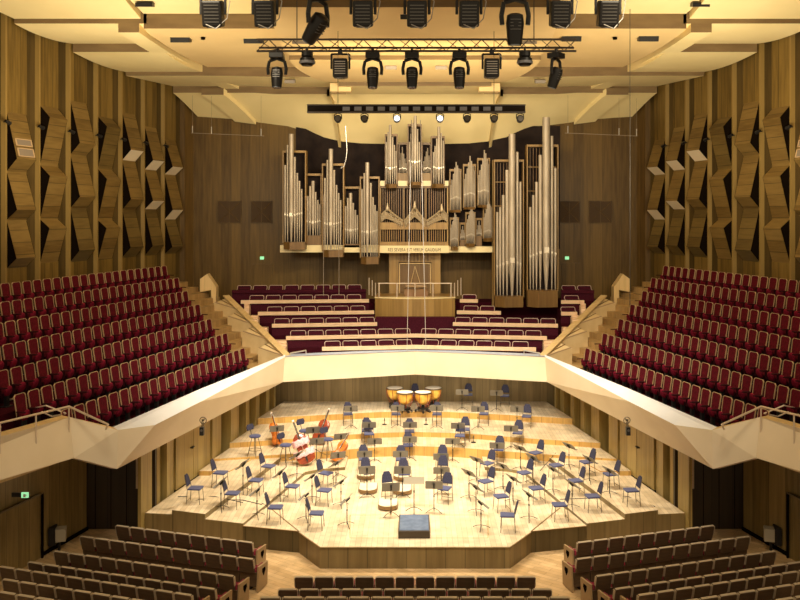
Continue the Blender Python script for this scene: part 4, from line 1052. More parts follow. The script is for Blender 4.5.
# ------------------------------------------------------------------ tall round stools of the bass players
def make_stool():
    e = empty('bass_stool', (0, 0, 0), 0, 'x', 'stool')
    mb = MB(); mb.lathe([(.10, .64), (.19, .65), (.20, .69), (.17, .715), (.05, .72)], n=16); mb.build('seat', M['blue'], e, smooth=True)
    mb = MB(); LB = Matrix.Translation((0, -.2, .86)) @ Matrix.Rotation(.12, 4, 'X')
    slab(mb, [(-.15, 0), (.15, 0), (.19, .10), (.13, .20), (-.13, .20), (-.19, .10)], -.02, .02, LB); mb.build('backrest', M['blueback'], e, bevel=.012)
    mb = MB(); mb.cyl((0, -.15, .68), (0, -.21, .92), .014, n=6); mb.build('back_post', M['chrome'], e)
    for k in range(4):
        a = math.pi/4+k*math.pi/2; mb = MB(); mb.cyl((.1*math.cos(a), .1*math.sin(a), .65), (.25*math.cos(a), .25*math.sin(a), 0), .013, n=6); mb.build('leg', M['chrome'], e)
    mb = MB(); mb.path([(.2*math.cos(a), .2*math.sin(a), .22) for a in [k*math.pi/8 for k in range(17)]], .009, 5); mb.build('foot_ring', M['chrome'], e)
    return e
st = make_stool(); used = False
for i, (px, py) in enumerate([(255, 436), (285.7, 445), (304.5, 430.7), (327.7, 439.3)]):
    v = locate(px, py, .68); o = st if not used else copy_tree(st); used = True
    o.location = v; o.rotation_euler = (0, 0, face_to(podium.x-v.x, (podium.y-v.y)*.5))
    o['label'] = 'tall blue round stool among the double basses, %s from the left' % ORD[i+1]; o['group'] = 'tall stools of the bass players'
# ------------------------------------------------------------------ music stands (desk front faces local +Y, towards the player)
def make_stand(m='desk', w=.50, h=.34, sb=1.0, name='music_stand', tilt=.30):
    e = empty(name, (0, 0, 0), 0, 'x', 'music stand')
    b = empty('tripod_base', (0, 0, 0)); b.parent = e
    for k in range(3):
        a = math.pi/2+k*2*math.pi/3; mb = MB(); mb.path([(0, 0, .16), (.14*math.cos(a), .14*math.sin(a), .10), (.27*math.cos(a), .27*math.sin(a), 0.008)], .010, 5); mb.build('leg', M['black'], b)
    mb = MB(); mb.cyl((0, 0, .06), (0, 0, .6), .013, n=6); mb.cyl((0, 0, .6), (0, 0, 1.0*sb), .009, n=6); mb.cyl((0, 0, .57), (0, 0, .63), .02, n=8); mb.build('pole', M['black'], e)
    T = Matrix.Translation((0, 0, 1.02*sb)) @ Matrix.Rotation(tilt, 4, 'X')
    mb = MB(); slab(mb, [(-w/2, -h/2), (w/2, -h/2), (w/2, h/2-.02), (w/2-.03, h/2), (-w/2+.03, h/2), (-w/2, h/2-.02)], -.006, .006, T); mb.build('desk', M[m], e)
    mb = MB(); mb.box((0, .03, -h/2), (w, .06, .01), M=T); mb.build('ledge', M[m], e)
    mb = MB(); mb.box((0, -.035, -.02), (.045, .05, .14), M=T); mb.cyl((0, -.03, -.0), (0, -.03, .09), .03, n=6, M=T); mb.build('clamp', M['black'], e)
    return e
stands = {
 'vl': [((221, 510), (220, 482)), ((243, 492), (241.7, 464)), ((257, 517), (256, 490)), ((280, 499), (278, 472.5)), ((297, 480), (296, 460)), ((312, 500), (308.5, 478)), ((306, 520), (303, 496.7)), ((336, 486), (335, 464)), ((341, 506), (341.7, 484)), ((347, 526), (346, 499))],
 'bass': [((277, 449), (275, 430)), ((313, 452), (313, 430)), ((316.5, 462), (316.7, 443)), ((341, 457), (340, 439)), ((338, 477), (339, 458))],
 'up': [((351, 428), (349.5, 408.7)), ((397.5, 427), (396.7, 408)), ((436.7, 428), (436.7, 408)), ((478, 429), (478, 409)), ((517, 430), (517.5, 409))],
 'mid': [((369, 445), (369, 426)), ((410, 445), (410, 425)), ((458, 446), (457.7, 426)), ((511, 449), (511, 430))],
 'low': [((374.7, 462), (374.7, 443)), ((409.7, 460), (409.7, 441.7)), ((452.5, 462), (452.5, 442)), ((497, 467), (497.5, 446.5))],
 'cent': [((364.5, 476), (364.5, 454.7)), ((400.5, 476), (400, 456)), ((367, 497), (367.5, 470)), ((402.5, 497), (402, 470)), ((391, 516), (390, 487)), ((441, 479), (440.5, 456.7)), ((441.5, 494), (441, 471)), ((434, 512), (433.7, 485))],
 'vr': [((476.7, 482), (476.7, 459.7)), ((469, 499), (470, 473)), ((503, 490), (504, 466)), ((476, 513), (478, 487)), ((481, 529), (482.5, 502.5)), ((513, 502.5), (514, 479)), ((520.5, 473), (521, 449)), ((553, 496), (554, 472)), ((569, 475), (570, 452.5)), ((589.5, 490), (590, 468)), ((533, 483), (534, 458)), ((572, 512), (574, 487.5)), ((529, 520), (531.7, 499)), ((609.5, 503), (611, 478))],
 'back': [((462, 410), (461.5, 392.5)), ((496.5, 411), (496, 393))],
}
sdesc = {'vl': 'black music stand in the left string section, %s from the left', 'bass': 'grey-desked music stand among the double basses, %s from the left', 'up': 'music stand in front of the highest riser chairs, %s from the left',
 'mid': 'music stand on the second riser from the back, %s from the left', 'low': 'music stand on the third riser from the back, %s from the left', 'cent': 'music stand in the middle of the stage floor, %s from the left',
 'vr': 'black music stand in the right string section, %s from its left end', 'back': 'light grey music stand before the back wall, %s of two right of the timpani'}
sg = make_stand(tilt=.26); used = False; sg2 = make_stand(tilt=.60, h=.36); used2 = False
for key, L in stands.items():
    for i, ((bx_, by_), (dx_, dy_)) in enumerate(sorted(L)):
        v = locate(bx_, by_, 0)
        if key in ('vl', 'vr'): o = sg2 if not used2 else copy_tree(sg2); used2 = True
        else: o = sg if not used else copy_tree(sg); used = True
        o.location = v
        hgt = CZ-(dy_-HY)*v.y/F-v.z
        o.scale = (1, 1, max(.7, min(1.12, hgt/1.02)))
        tx, ty = v.x-podium.x, v.y-podium.y
        if key == 'vl': ty *= .3; ty += .15*abs(tx)
        if key == 'vr': ty *= .3; ty += .35*abs(tx)
        if key in ('up', 'mid', 'low', 'back', 'cent'): tx *= .25; ty = abs(ty)+.5
        if key == 'bass': tx, ty = -.35, 1
        o.rotation_euler = (0, 0, face_to(tx, ty))
        o['label'] = sdesc[key] % ORD[i+1]; o['group'] = {'vl': 'music stands of the left strings', 'vr': 'music stands of the right strings', 'bass': 'music stands of the basses', 'up': 'music stands of the highest riser', 'mid': 'music stands of the middle riser', 'low': 'music stands of the lower riser', 'cent': 'music stands in the centre', 'back': 'music stands by the rear wall'}[key]
v = locate(414, 512.5); o = make_stand('deskl', .60, .20, .90, 'conductor_stand'); o.location = v; o.rotation_euler = (0, 0, math.pi)
o['label'] = 'wide pale conductor stand just behind the podium'
# the wide desk tilts towards the conductor, its pale back seen from the hall
# ------------------------------------------------------------------ conductor podium
a = P(398.3, 531, z=.2); b = P(430, 531, z=.2); c = P(399, 514.3, z=.2)
e = empty('conductor_podium', ((a.x+b.x)/2, (a.y+c.y)/2, 0), 0, 'low square conductor podium with dark wooden sides and blue-grey mat', 'podium')
W_ = b.x-a.x; D_ = c.y-a.y
mb = MB(); mb.box((0, 0, .10), (W_, D_, .195)); mb.build('frame', M['ebonywood'], e, bevel=.008)
mb = MB(); mb.box((0, 0, .202), (W_-.06, D_-.08, .008)); mb.build('mat', M['mat'], e)
# ------------------------------------------------------------------ curved endpin platforms in front of the cellists
for i, (px, py) in enumerate([(366, 477), (368, 491), (388, 507), (402.5, 478), (402.5, 492)]):
    v = locate(px, py); w_ = .29
    e = empty('cello_platform', v, 0, 'cream topped round-fronted wooden platform, %s' % ['rear left below the centre chairs', 'left, second row of the centre', 'foremost, nearest the podium', 'rear right below the centre chairs', 'right, second row beside conductor stand'][i], 'platform', 'round-fronted cello platforms')
    out = [(-w_, .42), (w_, .42)]+[(w_*math.cos(t), -.12+.26*-math.sin(t)) for t in [k*math.pi/10 for k in range(11)]]
    mb = MB(); mb.prism(out, .03, .13); mb.build('box', M['riserdark'], e)
    mb = MB(); mb.prism([(x*.93, y*.95) for x, y in out], .13, .137); mb.build('top_panel', M['stagetop'], e)
    mb = MB()
    for sx in (-.2, .2): 
        f_ = MB(); f_.box((sx, .1, .015), (.05, .4, .03)); f_.build('foot', M['black'], e)
# ------------------------------------------------------------------ string instruments
def fiddle_outline(L, wl_, wu, ww, n=7):
    """lower bout, waist, upper bout half outline"""
    pts = [(0, 0), (wl_*.55, .015*L), (wl_*.92, .09*L), (wl_, .20*L), (wl_*.93, .31*L), (ww*1.12, .41*L), (ww, .50*L), (ww*1.08, .60*L), (wu*.95, .68*L), (wu, .78*L), (wu*.86, .89*L), (wu*.45, .975*L), (.05, L)]
    return pts
def make_bass(name, body_m, L=1.0, label='', loc=(0, 0, 0), up=(0, 0, 1), front=(0, -1, 0), group=None, cat='double bass', cloth=0):
    up = Vector(up).normalized(); fr = Vector(front); fr = (fr-up*fr.dot(up)).normalized(); rt = fr.cross(up)*-1
    Mx = Matrix(((rt.x, -fr.x, up.x, loc[0]), (rt.y, -fr.y, up.y, loc[1]), (rt.z, -fr.z, up.z, loc[2]), (0, 0, 0, 1)))
    e = empty(name, (0, 0, 0), 0, label, cat, group); e.matrix_world = Mx
    h = fiddle_outline(L, .30*L, .235*L, .17*L); out = h+[(-x, z) for x, z in reversed(h[1:])]
    mb = MB(); n = len(out); vs = []; lay = [(-.5, .9), (-.42, 1.0), (.42, 1.0), (.5, .9)]; T_ = .19*L
    for (yy, sc_) in lay: vs += [(x*sc_, yy*T_, L*.5+(z-L*.5)*(.5+.5*sc_)) for x, z in out]
    fs = [tuple(range(n)), tuple(reversed(range(3*n, 4*n)))]
    for k in range(3): fs += [(k*n+i, (k+1)*n+i, (k+1)*n+(i+1) % n, k*n+(i+1) % n) for i in range(n)]
    mb.add(vs, fs); body = mb.build('body', M[body_m], e, smooth=True)
    mb = MB(); mb.box((0, -T_*.5+.0, L*1.18), (.05*L, .05*L, .42*L)); mb.build('neck', M[body_m], e, bevel=.01)
    mb = MB(); mb.box((0, -T_*.5-.02, L*.98), (.055*L, .02, .80*L)); mb.build('fingerboard', M['ebony'], e)
    mb = MB(); mb.cyl((-.035*L, -T_*.5, L*1.43), (.035*L, -T_*.5, L*1.43), .045*L, n=12); mb.box((0, -T_*.5+.01, L*1.37), (.05*L, .05*L, .12*L)); mb.build('scroll', M['ivory'] if cat == 'double bass' else M[body_m], e)
    mb = MB(); mb.box((0, -T_*.5-.045*L, L*.42), (.16*L, .012, .09*L)); mb.build('bridge', M['rim'], e)
    mb = MB(); slab(mb, [(-.02*L, .05*L), (.02*L, .05*L), (.045*L, .32*L), (-.045*L, .32*L)], -T_*.5-.03, -T_*.5-.015); mb.build('tailpiece', M['ebony'], e)
    for sx in (-1, 1):
        mb = MB(); mb.path([(sx*.10*L, -T_*.5-.006, .34*L), (sx*.115*L, -T_*.5-.006, .40*L), (sx*.10*L, -T_*.5-.006, .46*L), (sx*.112*L, -T_*.5-.006, .52*L)], .007*L, 5); mb.build('sound_hole', M['ebony'], e)
    for k in range(4):
        mb = MB(); mb.cyl(((k-1.5)*.009*L, -T_*.5-.05*L, L*.42), ((k-1.5)*.008*L, -T_*.5-.036, L*1.36), .0022, n=4); mb.build('string', M['steel'], e)
    mb = MB(); mb.cyl((0, 0, 0), (0, 0, -.08*L), .01, n=6); mb.build('endpin', M['steel'], e)
    return e, Mx, T_
def place_bass(name, body_m, bot, top, Ltot, label, front, **k):
    v = locate(*bot); v.z += .02
    # direction from bottom to top: same image plane, leaning back a little
    t = P(top[0], top[1], D=v.y+k.pop('back', .25)); up = (t-v)
    L = up.length/1.47
    return make_bass(name, body_m, L, label, v+up.normalized()*.08*L, up, front, **k)
place_bass('double_bass', 'orange', (279, 456.5), (270, 414.5), 1.5, 'orange double bass leaning on its stand, leftmost of the instruments', (.95, -.45, 0), group='double basses on the left risers')
b2 = place_bass('double_bass', 'redwood', (309, 466), (293.5, 422.5), 1.5, 'red-brown double bass partly covered with pink cloths', (.25, -1, 0), group='double basses on the left risers')
place_bass('double_bass', 'redwood', (317, 445), (329.5, 411), 1.5, 'dark red double bass standing behind a grey music stand', (-.4, -1, 0), group='double basses on the left risers', back=.4)
place_bass('double_bass', 'orange', (333, 463), (350, 434), 1.1, 'glossy orange instrument lying tilted on its side, nearest the centre', (-.25, -.6, .8), group='double basses on the left risers', cat='double bass', back=.5)
# pink cloths on the second bass
e2, M2, T2 = b2; Lb = 1.0
for i, (zc, w_) in enumerate(((.72, .30), (.36, .36))):
    mb = MB(); n = 10; vs = []; fs = []
    for j in range(n+1):
        for k in range(5):
            x = -w_+2*w_*j/n; zz = zc-.11+.055*k
            y = -T2*.5-.05-.012*math.sin(j*1.7+k*2.3)+.12*(abs(x)/w_)**4
            vs.append((x, y, zz+.015*math.sin(j*2.1)))
    for j in range(n):
        for k in range(4): fs.append((j*5+k, (j+1)*5+k, (j+1)*5+k+1, j*5+k+1))
    mb.add(vs, fs, 0, M2); o = mb.build('cloth', M['pink'], smooth=True); sm = o.modifiers.new('thick', 'SOLIDIFY'); sm.thickness = .015
    tag(o, ['pink cloth draped over the upper part of the red-brown double bass', 'pale pink cloth draped over the lower part of the red-brown double bass'][i], 'cloth', 'pink cloths on the double bass')
# ------------------------------------------------------------------ timpani
def make_timp():
    e = empty('timpani_drum', (0, 0, 0), 0, 'x', 'kettledrum'); e.scale = (.94, .94, 1)
    mb = MB(); mb.lathe([(.06, .30), (.16, .34), (.26, .44), (.325, .58), (.335, .72), (.335, .76)], n=24); mb.build('kettle', M['copper'], e, smooth=True)
    mb = MB(); mb.lathe([(.335, .745), (.365, .75), (.365, .79), (.335, .795)], n=24); mb.build('hoop', M['chrome'], e, smooth=True)
    mb = MB(); mb.lathe([(.33, .785), (.335, .798), (.05, .80)], n=24); mb.build('drum_head', M['skin'], e)
    for k in range(6):
        a = k*math.pi/3+.3; mb = MB(); mb.cyl((.355*math.cos(a), .355*math.sin(a), .77), (.34*math.cos(a), .34*math.sin(a), .52), .013, n=5); mb.cyl((.34*math.cos(a), .34*math.sin(a), .52), (.2*math.cos(a), .2*math.sin(a), .2), .013, n=5); mb.build('tension_rod', M['redrod'], e)
    mb = MB(); mb.cyl((0, 0, .08), (0, 0, .34), .07, .05, n=10); mb.cyl((0, 0, .14), (0, 0, .18), .24, n=14); mb.build('base', M['black'], e)
    for k in range(4):
        a = math.pi/4+k*math.pi/2; mb = MB(); mb.cyl((0, 0, .14), (.32*math.cos(a), .32*math.sin(a), .09), .025, n=6); mb.cyl((.31*math.cos(a)-.015, .31*math.sin(a), .055), (.31*math.cos(a)+.015, .31*math.sin(a), .055), .055, n=10); mb.build('caster_leg', M['black'], e)
    mb = MB(); mb.box((0, -.3, .09), (.10, .24, .04), rx=.25); mb.build('pedal', M['black'], e)
    return e
tm = make_timp(); used = False
for i, (px, py) in enumerate([(394.7, 387.5), (405, 391.7), (423, 391.7), (433.5, 387.5)]):
    v = P(px, py, z=.75+.8); v = Vector((v.x, v.y, .75)); o = tm if not used else copy_tree(tm); used = True
    if i in (0, 3): v.y = min(v.y, 34.3)
    o.location = v; o.rotation_euler = (0, 0, i*.4)
    o['label'] = 'copper timpani drum, %s of the four by the back wall' % ['leftmost', 'second from left', 'third from left', 'rightmost'][i]; o['group'] = 'copper timpani by the back wall'
# small floor microphones on the middle riser
for i, (px, py) in enumerate([(384.5, 424.5), (426, 424.5), (473.5, 442.5)]):
    v = locate(px, py); e = empty('floor_microphone', v, 0, 'small dark microphone stand on a riser, %s from the left' % ORD[i+1], 'microphone', 'small floor microphones')
    mb = MB(); mb.lathe([(.09, 0), (.09, .015), (.03, .03)], n=12); mb.build('base', M['black'], e)
    mb = MB(); mb.cyl((0, 0, .02), (0, 0, .16), .012, n=6); mb.cyl((0, 0, .14), (0, 0, .25), .03, .02, n=8); mb.build('capsule', M['chrome'], e)
# wooden low cable stand seen beside the cellos: cables on the stage floor
for i, L in enumerate([[(172, 511), (200, 499.5), (243, 500.5), (262, 505)], [(178, 497), (215, 497), (243, 503)], [(655, 507), (628, 497), (590, 498.5), (560, 503)], [(272, 510), (262, 503.5)], [(540, 471), (556, 463)]]):
    pts = [locate(*p)+Vector((0, 0, .012)) for p in L]
    zz = max(p.z for p in pts)
    mb = MB(); mb.path(pts, .011, 5); o = mb.build('stage_cable', M['black'])
    tag(o, ['thin dark cable on the left stage floor, front strand', 'thin dark cable on the left stage floor, rear strand', 'thin dark cable on the right stage floor', 'short dark cable end left of the stage seam', 'short dark cable behind the right strings'][i], 'cable', 'thin cables on the stage floor')

# ------------------------------------------------------------------ stalls
def make_stall():
    e = empty('stalls_seat', (0, 0, 0), 0, 'x', 'seat')
    LB = Matrix.Translation((0, -.16, .46)) @ Matrix.Rotation(.20, 4, 'X') @ Matrix.Translation((0, 0, -.46))
    mb = MB(); slab(mb, [(-.19, .46), (.19, .46), (.205, .78), (.18, .815), (-.18, .815), (-.205, .78)], -.03, .03, LB); mb.build('back_shell', M['stallback'], e, bevel=.012)
    mb = MB(); mb.box((0, -.0, .825), (.375, .062, .014), M=LB); mb.build('top_rim', M['stallrim'], e, bevel=.008)
    for sx in (-1, 1):
        mb = MB(); mb.box((sx*.208, .0, .70), (.014, .07, .22), M=LB); mb.build('side_rim', M['stallrim'], e)
    mb = MB(); slab(mb, [(-.18, .47), (.18, .47), (.19, .77), (-.19, .77)], .03, .06, LB); mb.build('back_cushion', M['redseat'], e, bevel=.01)
    mb = MB(); mb.box((0, -.10, .27), (.43, .04, .34)); mb.build('lower_panel', M['stallback'], e)
    mb = MB(); mb.box((0, .10, .41), (.38, .40, .08)); mb.build('seat_cushion', M['redseat'], e, bevel=.02)
    for sx in (-1, 1):
        mb = MB(); mb.box((sx*.209, .05, .56), (.03, .34, .03)); mb.box((sx*.209, .05, .3), (.025, .26, .5)); mb.build('armrest', M['redarm'], e, bevel=.005)
    mb = MB(); mb.box((0, 0, .12), (.08, .16, .24)); mb.build('pedestal', M['black'], e)
    return e
def end_panel(loc, rz, label, sd):
    e = empty('row_end_panel', loc, rz, label, 'seat end panel', 'wooden end panels of the stalls rows')
    mb = MB(); vs = []; out = [(-.20, .02), (.30, .02), (.33, .58), (-.14, .60)]
    n = 4
    for x in (0, .045): vs += [(x*sd, y, z) for y, z in out]
    mb.add(vs, [(0, 1, 2, 3), (7, 6, 5, 4)]+[(i, 4+i, 4+(i+1) % 4, (i+1) % 4) for i in range(4)]); mb.build('board', M['endwood'], e)
    mb = MB(); x = .048*sd
    mb.add([(x, .02, .50), (x, .18, .50), (x, .20, .42), (x, .10, .30), (x, .02, .42)], [(0, 1, 2, 3, 4)] if sd > 0 else [(4, 3, 2, 1, 0)]); mb.build('hand_hole', M['gap'], e)
ss = make_stall(); used = False
hst = [8.2, 8.2, 8.2, 8.08, 7.9, 7.67, 7.4]
ends = [(253.5, 542), (254.5, 558.5), (235, 575.5), (216.5, 588.5), (193, 594.5), (150, 601), (95, 606)]
starts = [115, 78, 52, 24, -6, -8, -8]
uL = Vector((-.955, .295, 0)).normalized()
for s, side in ((1, 'left'), (-1, 'right')):
    for r in range(7):
        zf_ = CZ-hst[r]-.84
        A = P(ends[r][0], ends[r][1], h=hst[r]); A.z = zf_
        n = 0; j = 0
        fwd = Vector((-uL.y*-1, -uL.x, 0)); fwd = Vector((.295, .955, 0))
        zt_ = zf_
        seats = []
        while j < 24:
            v = A+uL*(.235+.452*j)
            px = CX+F*v.x/v.y
            if px < starts[r]+4: break
            seats.append(v); j += 1
        if r >= 3 and seats:
            a0 = A+uL*-.25; b0 = seats[-1]+uL*.3
            q = [a0-fwd*.35, a0+fwd*.66, b0+fwd*.66, b0-fwd*.35]
            mb = MB(); mb.prism([(p.x*s, p.y) for p in q], FL, zf_); struct(mb, 'stalls_step', [M['floor'], M['floor']])
        for j, v in enumerate(seats):
            v = v+fwd*.24
            o = ss if not used else copy_tree(ss); used = True
            o.location = (v.x*s, v.y, zf_); o.rotation_euler = (0, 0, face_to(fwd.x*s, fwd.y))
            o['label'] = 'brown-backed stalls seat, %s block, %s row from the stage, %s from the aisle' % (side, ORD[r+1], ORD[j+1])
            o['group'] = 'stalls seats of the %s block' % side
        if r < 5:
            v = A-uL*.02+fwd*.24; end_panel((v.x*s, v.y, zf_), face_to(fwd.x*s, fwd.y), 'light wooden end panel with hand hole, %s block, %s row from the stage' % (side, ORD[r+1]), s)
        if r == 1:
            v = A+Vector((.25, -.55, 0)); mb = MB(); mb.box((0, 0, .02), (.42, .10, .035)); 
    # nothing stored below
# centre block
for r, (xa, n, py, h) in enumerate([(294.8, 12, 576.5, 8.2), (277.0, 13, 589, 8.1), (257.5, 14, 597.0, 7.88)]):
    a = P(xa, py, h=h); zf_ = CZ-h-.84
    pitch = .4595
    x0 = -pitch*n/2
    if r > 0:
        mb = MB(); mb.prism([(x0-.3, a.y-.4), (-x0+.3, a.y-.4), (-x0+.3, a.y+.66), (x0-.3, a.y+.66)], FL, zf_); struct(mb, 'stalls_step', [M['floor'], M['floor']])
    for j in range(n):
        o = copy_tree(ss); o.location = (x0+pitch*(j+.5), a.y+.27, zf_); o.rotation_euler = (0, 0, 0)
        o['label'] = 'brown-backed stalls seat, centre block, %s row from the stage, %s from the left' % (ORD[r+1], ORD[j+1])
        o['group'] = 'stalls seats of the centre block'

# ------------------------------------------------------------------ lighting trusses
def truss(name, y, z, x0, x1, label, hh=.22, step=.22):
    e = empty(name, (0, y, z), 0, label, 'lighting truss')
    for (dy, dz, nm) in ((-.12, hh/2, 'chord'), (-.12, -hh/2, 'chord'), (.12, 0, 'chord')):
        mb = MB(); mb.cyl((x0, dy, dz), (x1, dy, dz), .022, n=6); mb.build(nm, M['truss'], e)
    n = int((x1-x0)/step); mb = MB(); mb2 = MB()
    for k in range(n):
        xa = x0+k*(x1-x0)/n; xb = xa+(x1-x0)/n
        sg_ = 1 if k % 2 == 0 else -1
        mb.cyl((xa, -.12, -sg_*hh/2), (xb, -.12, sg_*hh/2), .009, n=4)
        if k % 2 == 0: mb2.cyl((xa, -.12, hh/2), (xb, .12, 0), .008, n=4)
        else: mb2.cyl((xa, -.12, -hh/2), (xb, .12, 0), .008, n=4)
    tag(mb.build('lattice', M['truss'], e), kind='stuff'); tag(mb2.build('lattice', M['truss'], e), kind='stuff')
    return e
DT = 16.2
zt1 = CZ+(HY-46.5)*DT/F
t1 = truss('lighting_truss', DT, zt1, (258-CX)/F*DT, (575-CX)/F*DT, 'dark lattice lighting truss hanging across below the ceiling clouds')
t0 = truss('lighting_truss', 13.4, 12.15, (190-CX)/F*13.4, (632-CX)/F*13.4, 'upper lighting truss carrying the nearest row of lamps')
D2 = 26.2; z2 = CZ+(HY-109)*D2/F
e = empty('lamp_bar', (0, D2, z2), 0, 'long dark lamp bar in front of the organ', 'lighting bar')
x0, x1 = (307.5-CX)/F*D2, (525-CX)/F*D2
mb = MB(); mb.box(((x0+x1)/2, 0, 0), (x1-x0, .16, .17)); mb.build('beam', M['bar'], e)
for dz in (-.11, .11):
    mb = MB(); mb.box(((x0+x1)/2, -.04, dz), (x1-x0, .22, .035)); mb.build('flange', M['bar2'], e)
for k in range(14):
    mb = MB(); mb.box((x0+1.2+k*.36, -.09, .0), (.22, .02, .12)); mb.build('socket_plate', M['barplate'], e)
# lamp types
def moving_head(loc, tilt, label, sc_=1.0, ry=0):
    e = empty('moving_head_lamp', loc, ry, label, 'stage lamp', 'moving head lamps on the trusses')
    mb = MB(); mb.box((0, 0, -.05), (.26*sc_, .24*sc_, .10)); mb.cyl((0, 0, 0), (0, 0, .08), .03); mb.build('base', M['black'], e, bevel=.01)
    for sx in (-1, 1):
        mb = MB(); mb.path([(0, 0, -.1), (sx*.14*sc_, 0, -.15), (sx*.17*sc_, 0, -.28*sc_), (sx*.16*sc_, 0, -.40*sc_)], .03*sc_, 8); mb.build('yoke_arm', M['black'], e)
    T = Matrix.Translation((0, 0, -.38*sc_)) @ Matrix.Rotation(tilt, 4, 'X')
    mb = MB(); mb.lathe([(.06, .12), (.10, .10), (.115, .0), (.10, -.16), (.09, -.26)], n=14, M=T @ Matrix.Scale(sc_, 4)); mb.build('head', M['black'], e, smooth=True)
    mb = MB(); mb.cyl((0, 0, -.262*sc_), (0, 0, -.275*sc_), .085*sc_, n=14, M=T); mb.build('lens', M['glass'], e)
    mb = MB()
    for k in range(4): mb.box((0, -.10*sc_, (-.08+k*.04)*sc_), (.13*sc_, .02, .012), M=T)
    mb.build('cooling_fins', M['fins'], e)
    return e
def box_lamp(loc, label, sc_=1.0, face='fins', grp='box lamps on the trusses', tilt=.25):
    e = empty('yoke_lamp', loc, 0, label, 'stage lamp', grp)
    mb = MB(); mb.path([(-.17*sc_, 0, -.30*sc_), (-.17*sc_, 0, -.02), (.17*sc_, 0, -.02), (.17*sc_, 0, -.30*sc_)], .02*sc_, 6); mb.build('yoke', M['black'], e)
    mb = MB(); mb.cyl((0, 0, -.02), (0, 0, .08), .025); mb.box((0, 0, .02), (.08, .08, .08)); mb.build('clamp', M['black'], e)
    T = Matrix.Translation((0, 0, -.28*sc_)) @ Matrix.Rotation(tilt, 4, 'X')
    mb = MB(); mb.prism([(-.14, -.11), (.14, -.11), (.14, .11), (-.14, .11)], -.19, .17); mb.v = [T @ (v*sc_) for v in mb.v]; mb.build('housing', M['black'], e, bevel=.03)
    mb = MB()
    for k in range(6): mb.box((0, -.112*sc_, (-.12+k*.045)*sc_), (.20*sc_, .012, .014*sc_), M=T)
    mb.build('cooling_fins', M[face], e)
    mb = MB(); mb.cyl((0, 0, -.19*sc_), (0, 0, -.20*sc_), .10*sc_, n=14, M=T); mb.build('lens', M['glass'], e)
    mb = MB(); mb.path([(.12*sc_, -.05, .0), (.24*sc_, -.02, -.12*sc_), (.20*sc_, -.02, -.36*sc_), (.06*sc_, -.10, -.52*sc_), (-.08*sc_, -.1, -.46*sc_)] if face == 'fins' else [(.12*sc_, -.05, 0), (.2*sc_, 0, -.1), (.15*sc_, 0, -.2)], .008, 5); mb.build('safety_cable', M['cablegrey'], e)
    return e
# nearest row
for i, px in enumerate([213, 265, 318, 363, 417, 469, 515, 560, 608]):
    Dn = 13.28; x = (px-CX)/F*Dn; zt_ = 11.97
    if px in (318, 515): moving_head((x, Dn, zt_), .75 if px == 318 else .12, 'large black moving head lamp in the nearest row, %s' % ('tilted sideways, third from left' if px == 318 else 'pointing down, third from right'), 1.25, .9 if px == 318 else 0)
    else: box_lamp((x, Dn, zt_), 'black finned yoke lamp in the nearest lamp row, %s from the left' % ORD[i+1], 1.12)
# row under the truss
zc = zt1-.15; DL = DT-.12
for i, (px, kind) in enumerate([(278, 'm'), (308, 'r'), (341, 'w'), (373, 'm'), (412, 'm'), (459, 'm'), (491, 'w'), (524, 'r'), (555, 't')]):
    x = (px-CX)/F*DT
    if kind in 'mt': moving_head((x, DL, zc), -.1 if kind == 'm' else .35, 'black moving head lamp below the lattice truss, %s lamp from the left' % ORD[i+1], 1.02, 0 if kind == 'm' else .9)
    elif kind == 'w': box_lamp((x, DL, zc), 'yoke lamp with pale front below the lattice truss, %s lamp from the left' % ORD[i+1], 1.0, 'pale', 'pale fronted lamps below the truss', 0)
    else:
        e = empty('round_lamp', (x, DL, zc), 0, 'short round black lamp below the lattice truss, %s lamp from the left' % ORD[i+1], 'stage lamp', 'round lamps below the truss')
        mb = MB(); mb.cyl((0, 0, .02), (0, 0, -.06), .11, n=12); mb.cyl((0, 0, 0), (0, 0, .1), .02, n=6); mb.build('base', M['black'], e)
        mb = MB(); mb.lathe([(.06, -.04), (.14, -.10), (.15, -.18), (.10, -.24)], n=14); mb.build('housing', M['black'], e, smooth=True)
        mb = MB(); mb.lathe([(.152, -.20), (.156, -.17), (.150, -.15)], n=14); mb.build('ring', M['barplate'], e)
# small lamps on the bar
for i, px in enumerate([338, 364.5, 397, 440, 467, 494, 520]):
    x = (px-CX)/F*D2
    e = empty('bar_lamp', (x, D2, z2-.13), 0, 'small round lamp under the lamp bar, %s from the left' % ORD[i+1], 'stage lamp', 'small lamps under the bar')
    mb = MB(); mb.path([(-.11, 0, -.18), (-.11, 0, -.04), (0, 0, 0), (.11, 0, -.04), (.11, 0, -.18)], .014, 6); mb.build('yoke', M['black'], e)
    mb = MB(); mb.cyl((0, .08, -.20), (0, -.10, -.17), .10, .115, n=14); mb.build('housing', M['black'] if px != 397 and px != 440 else M['barplate'], e)
    mb = MB(); mb.cyl((0, -.10, -.17), (0, -.106, -.169), .085, n=14); mb.build('lens', M['lens2'] if px in (397, 440) else M['fins'], e)
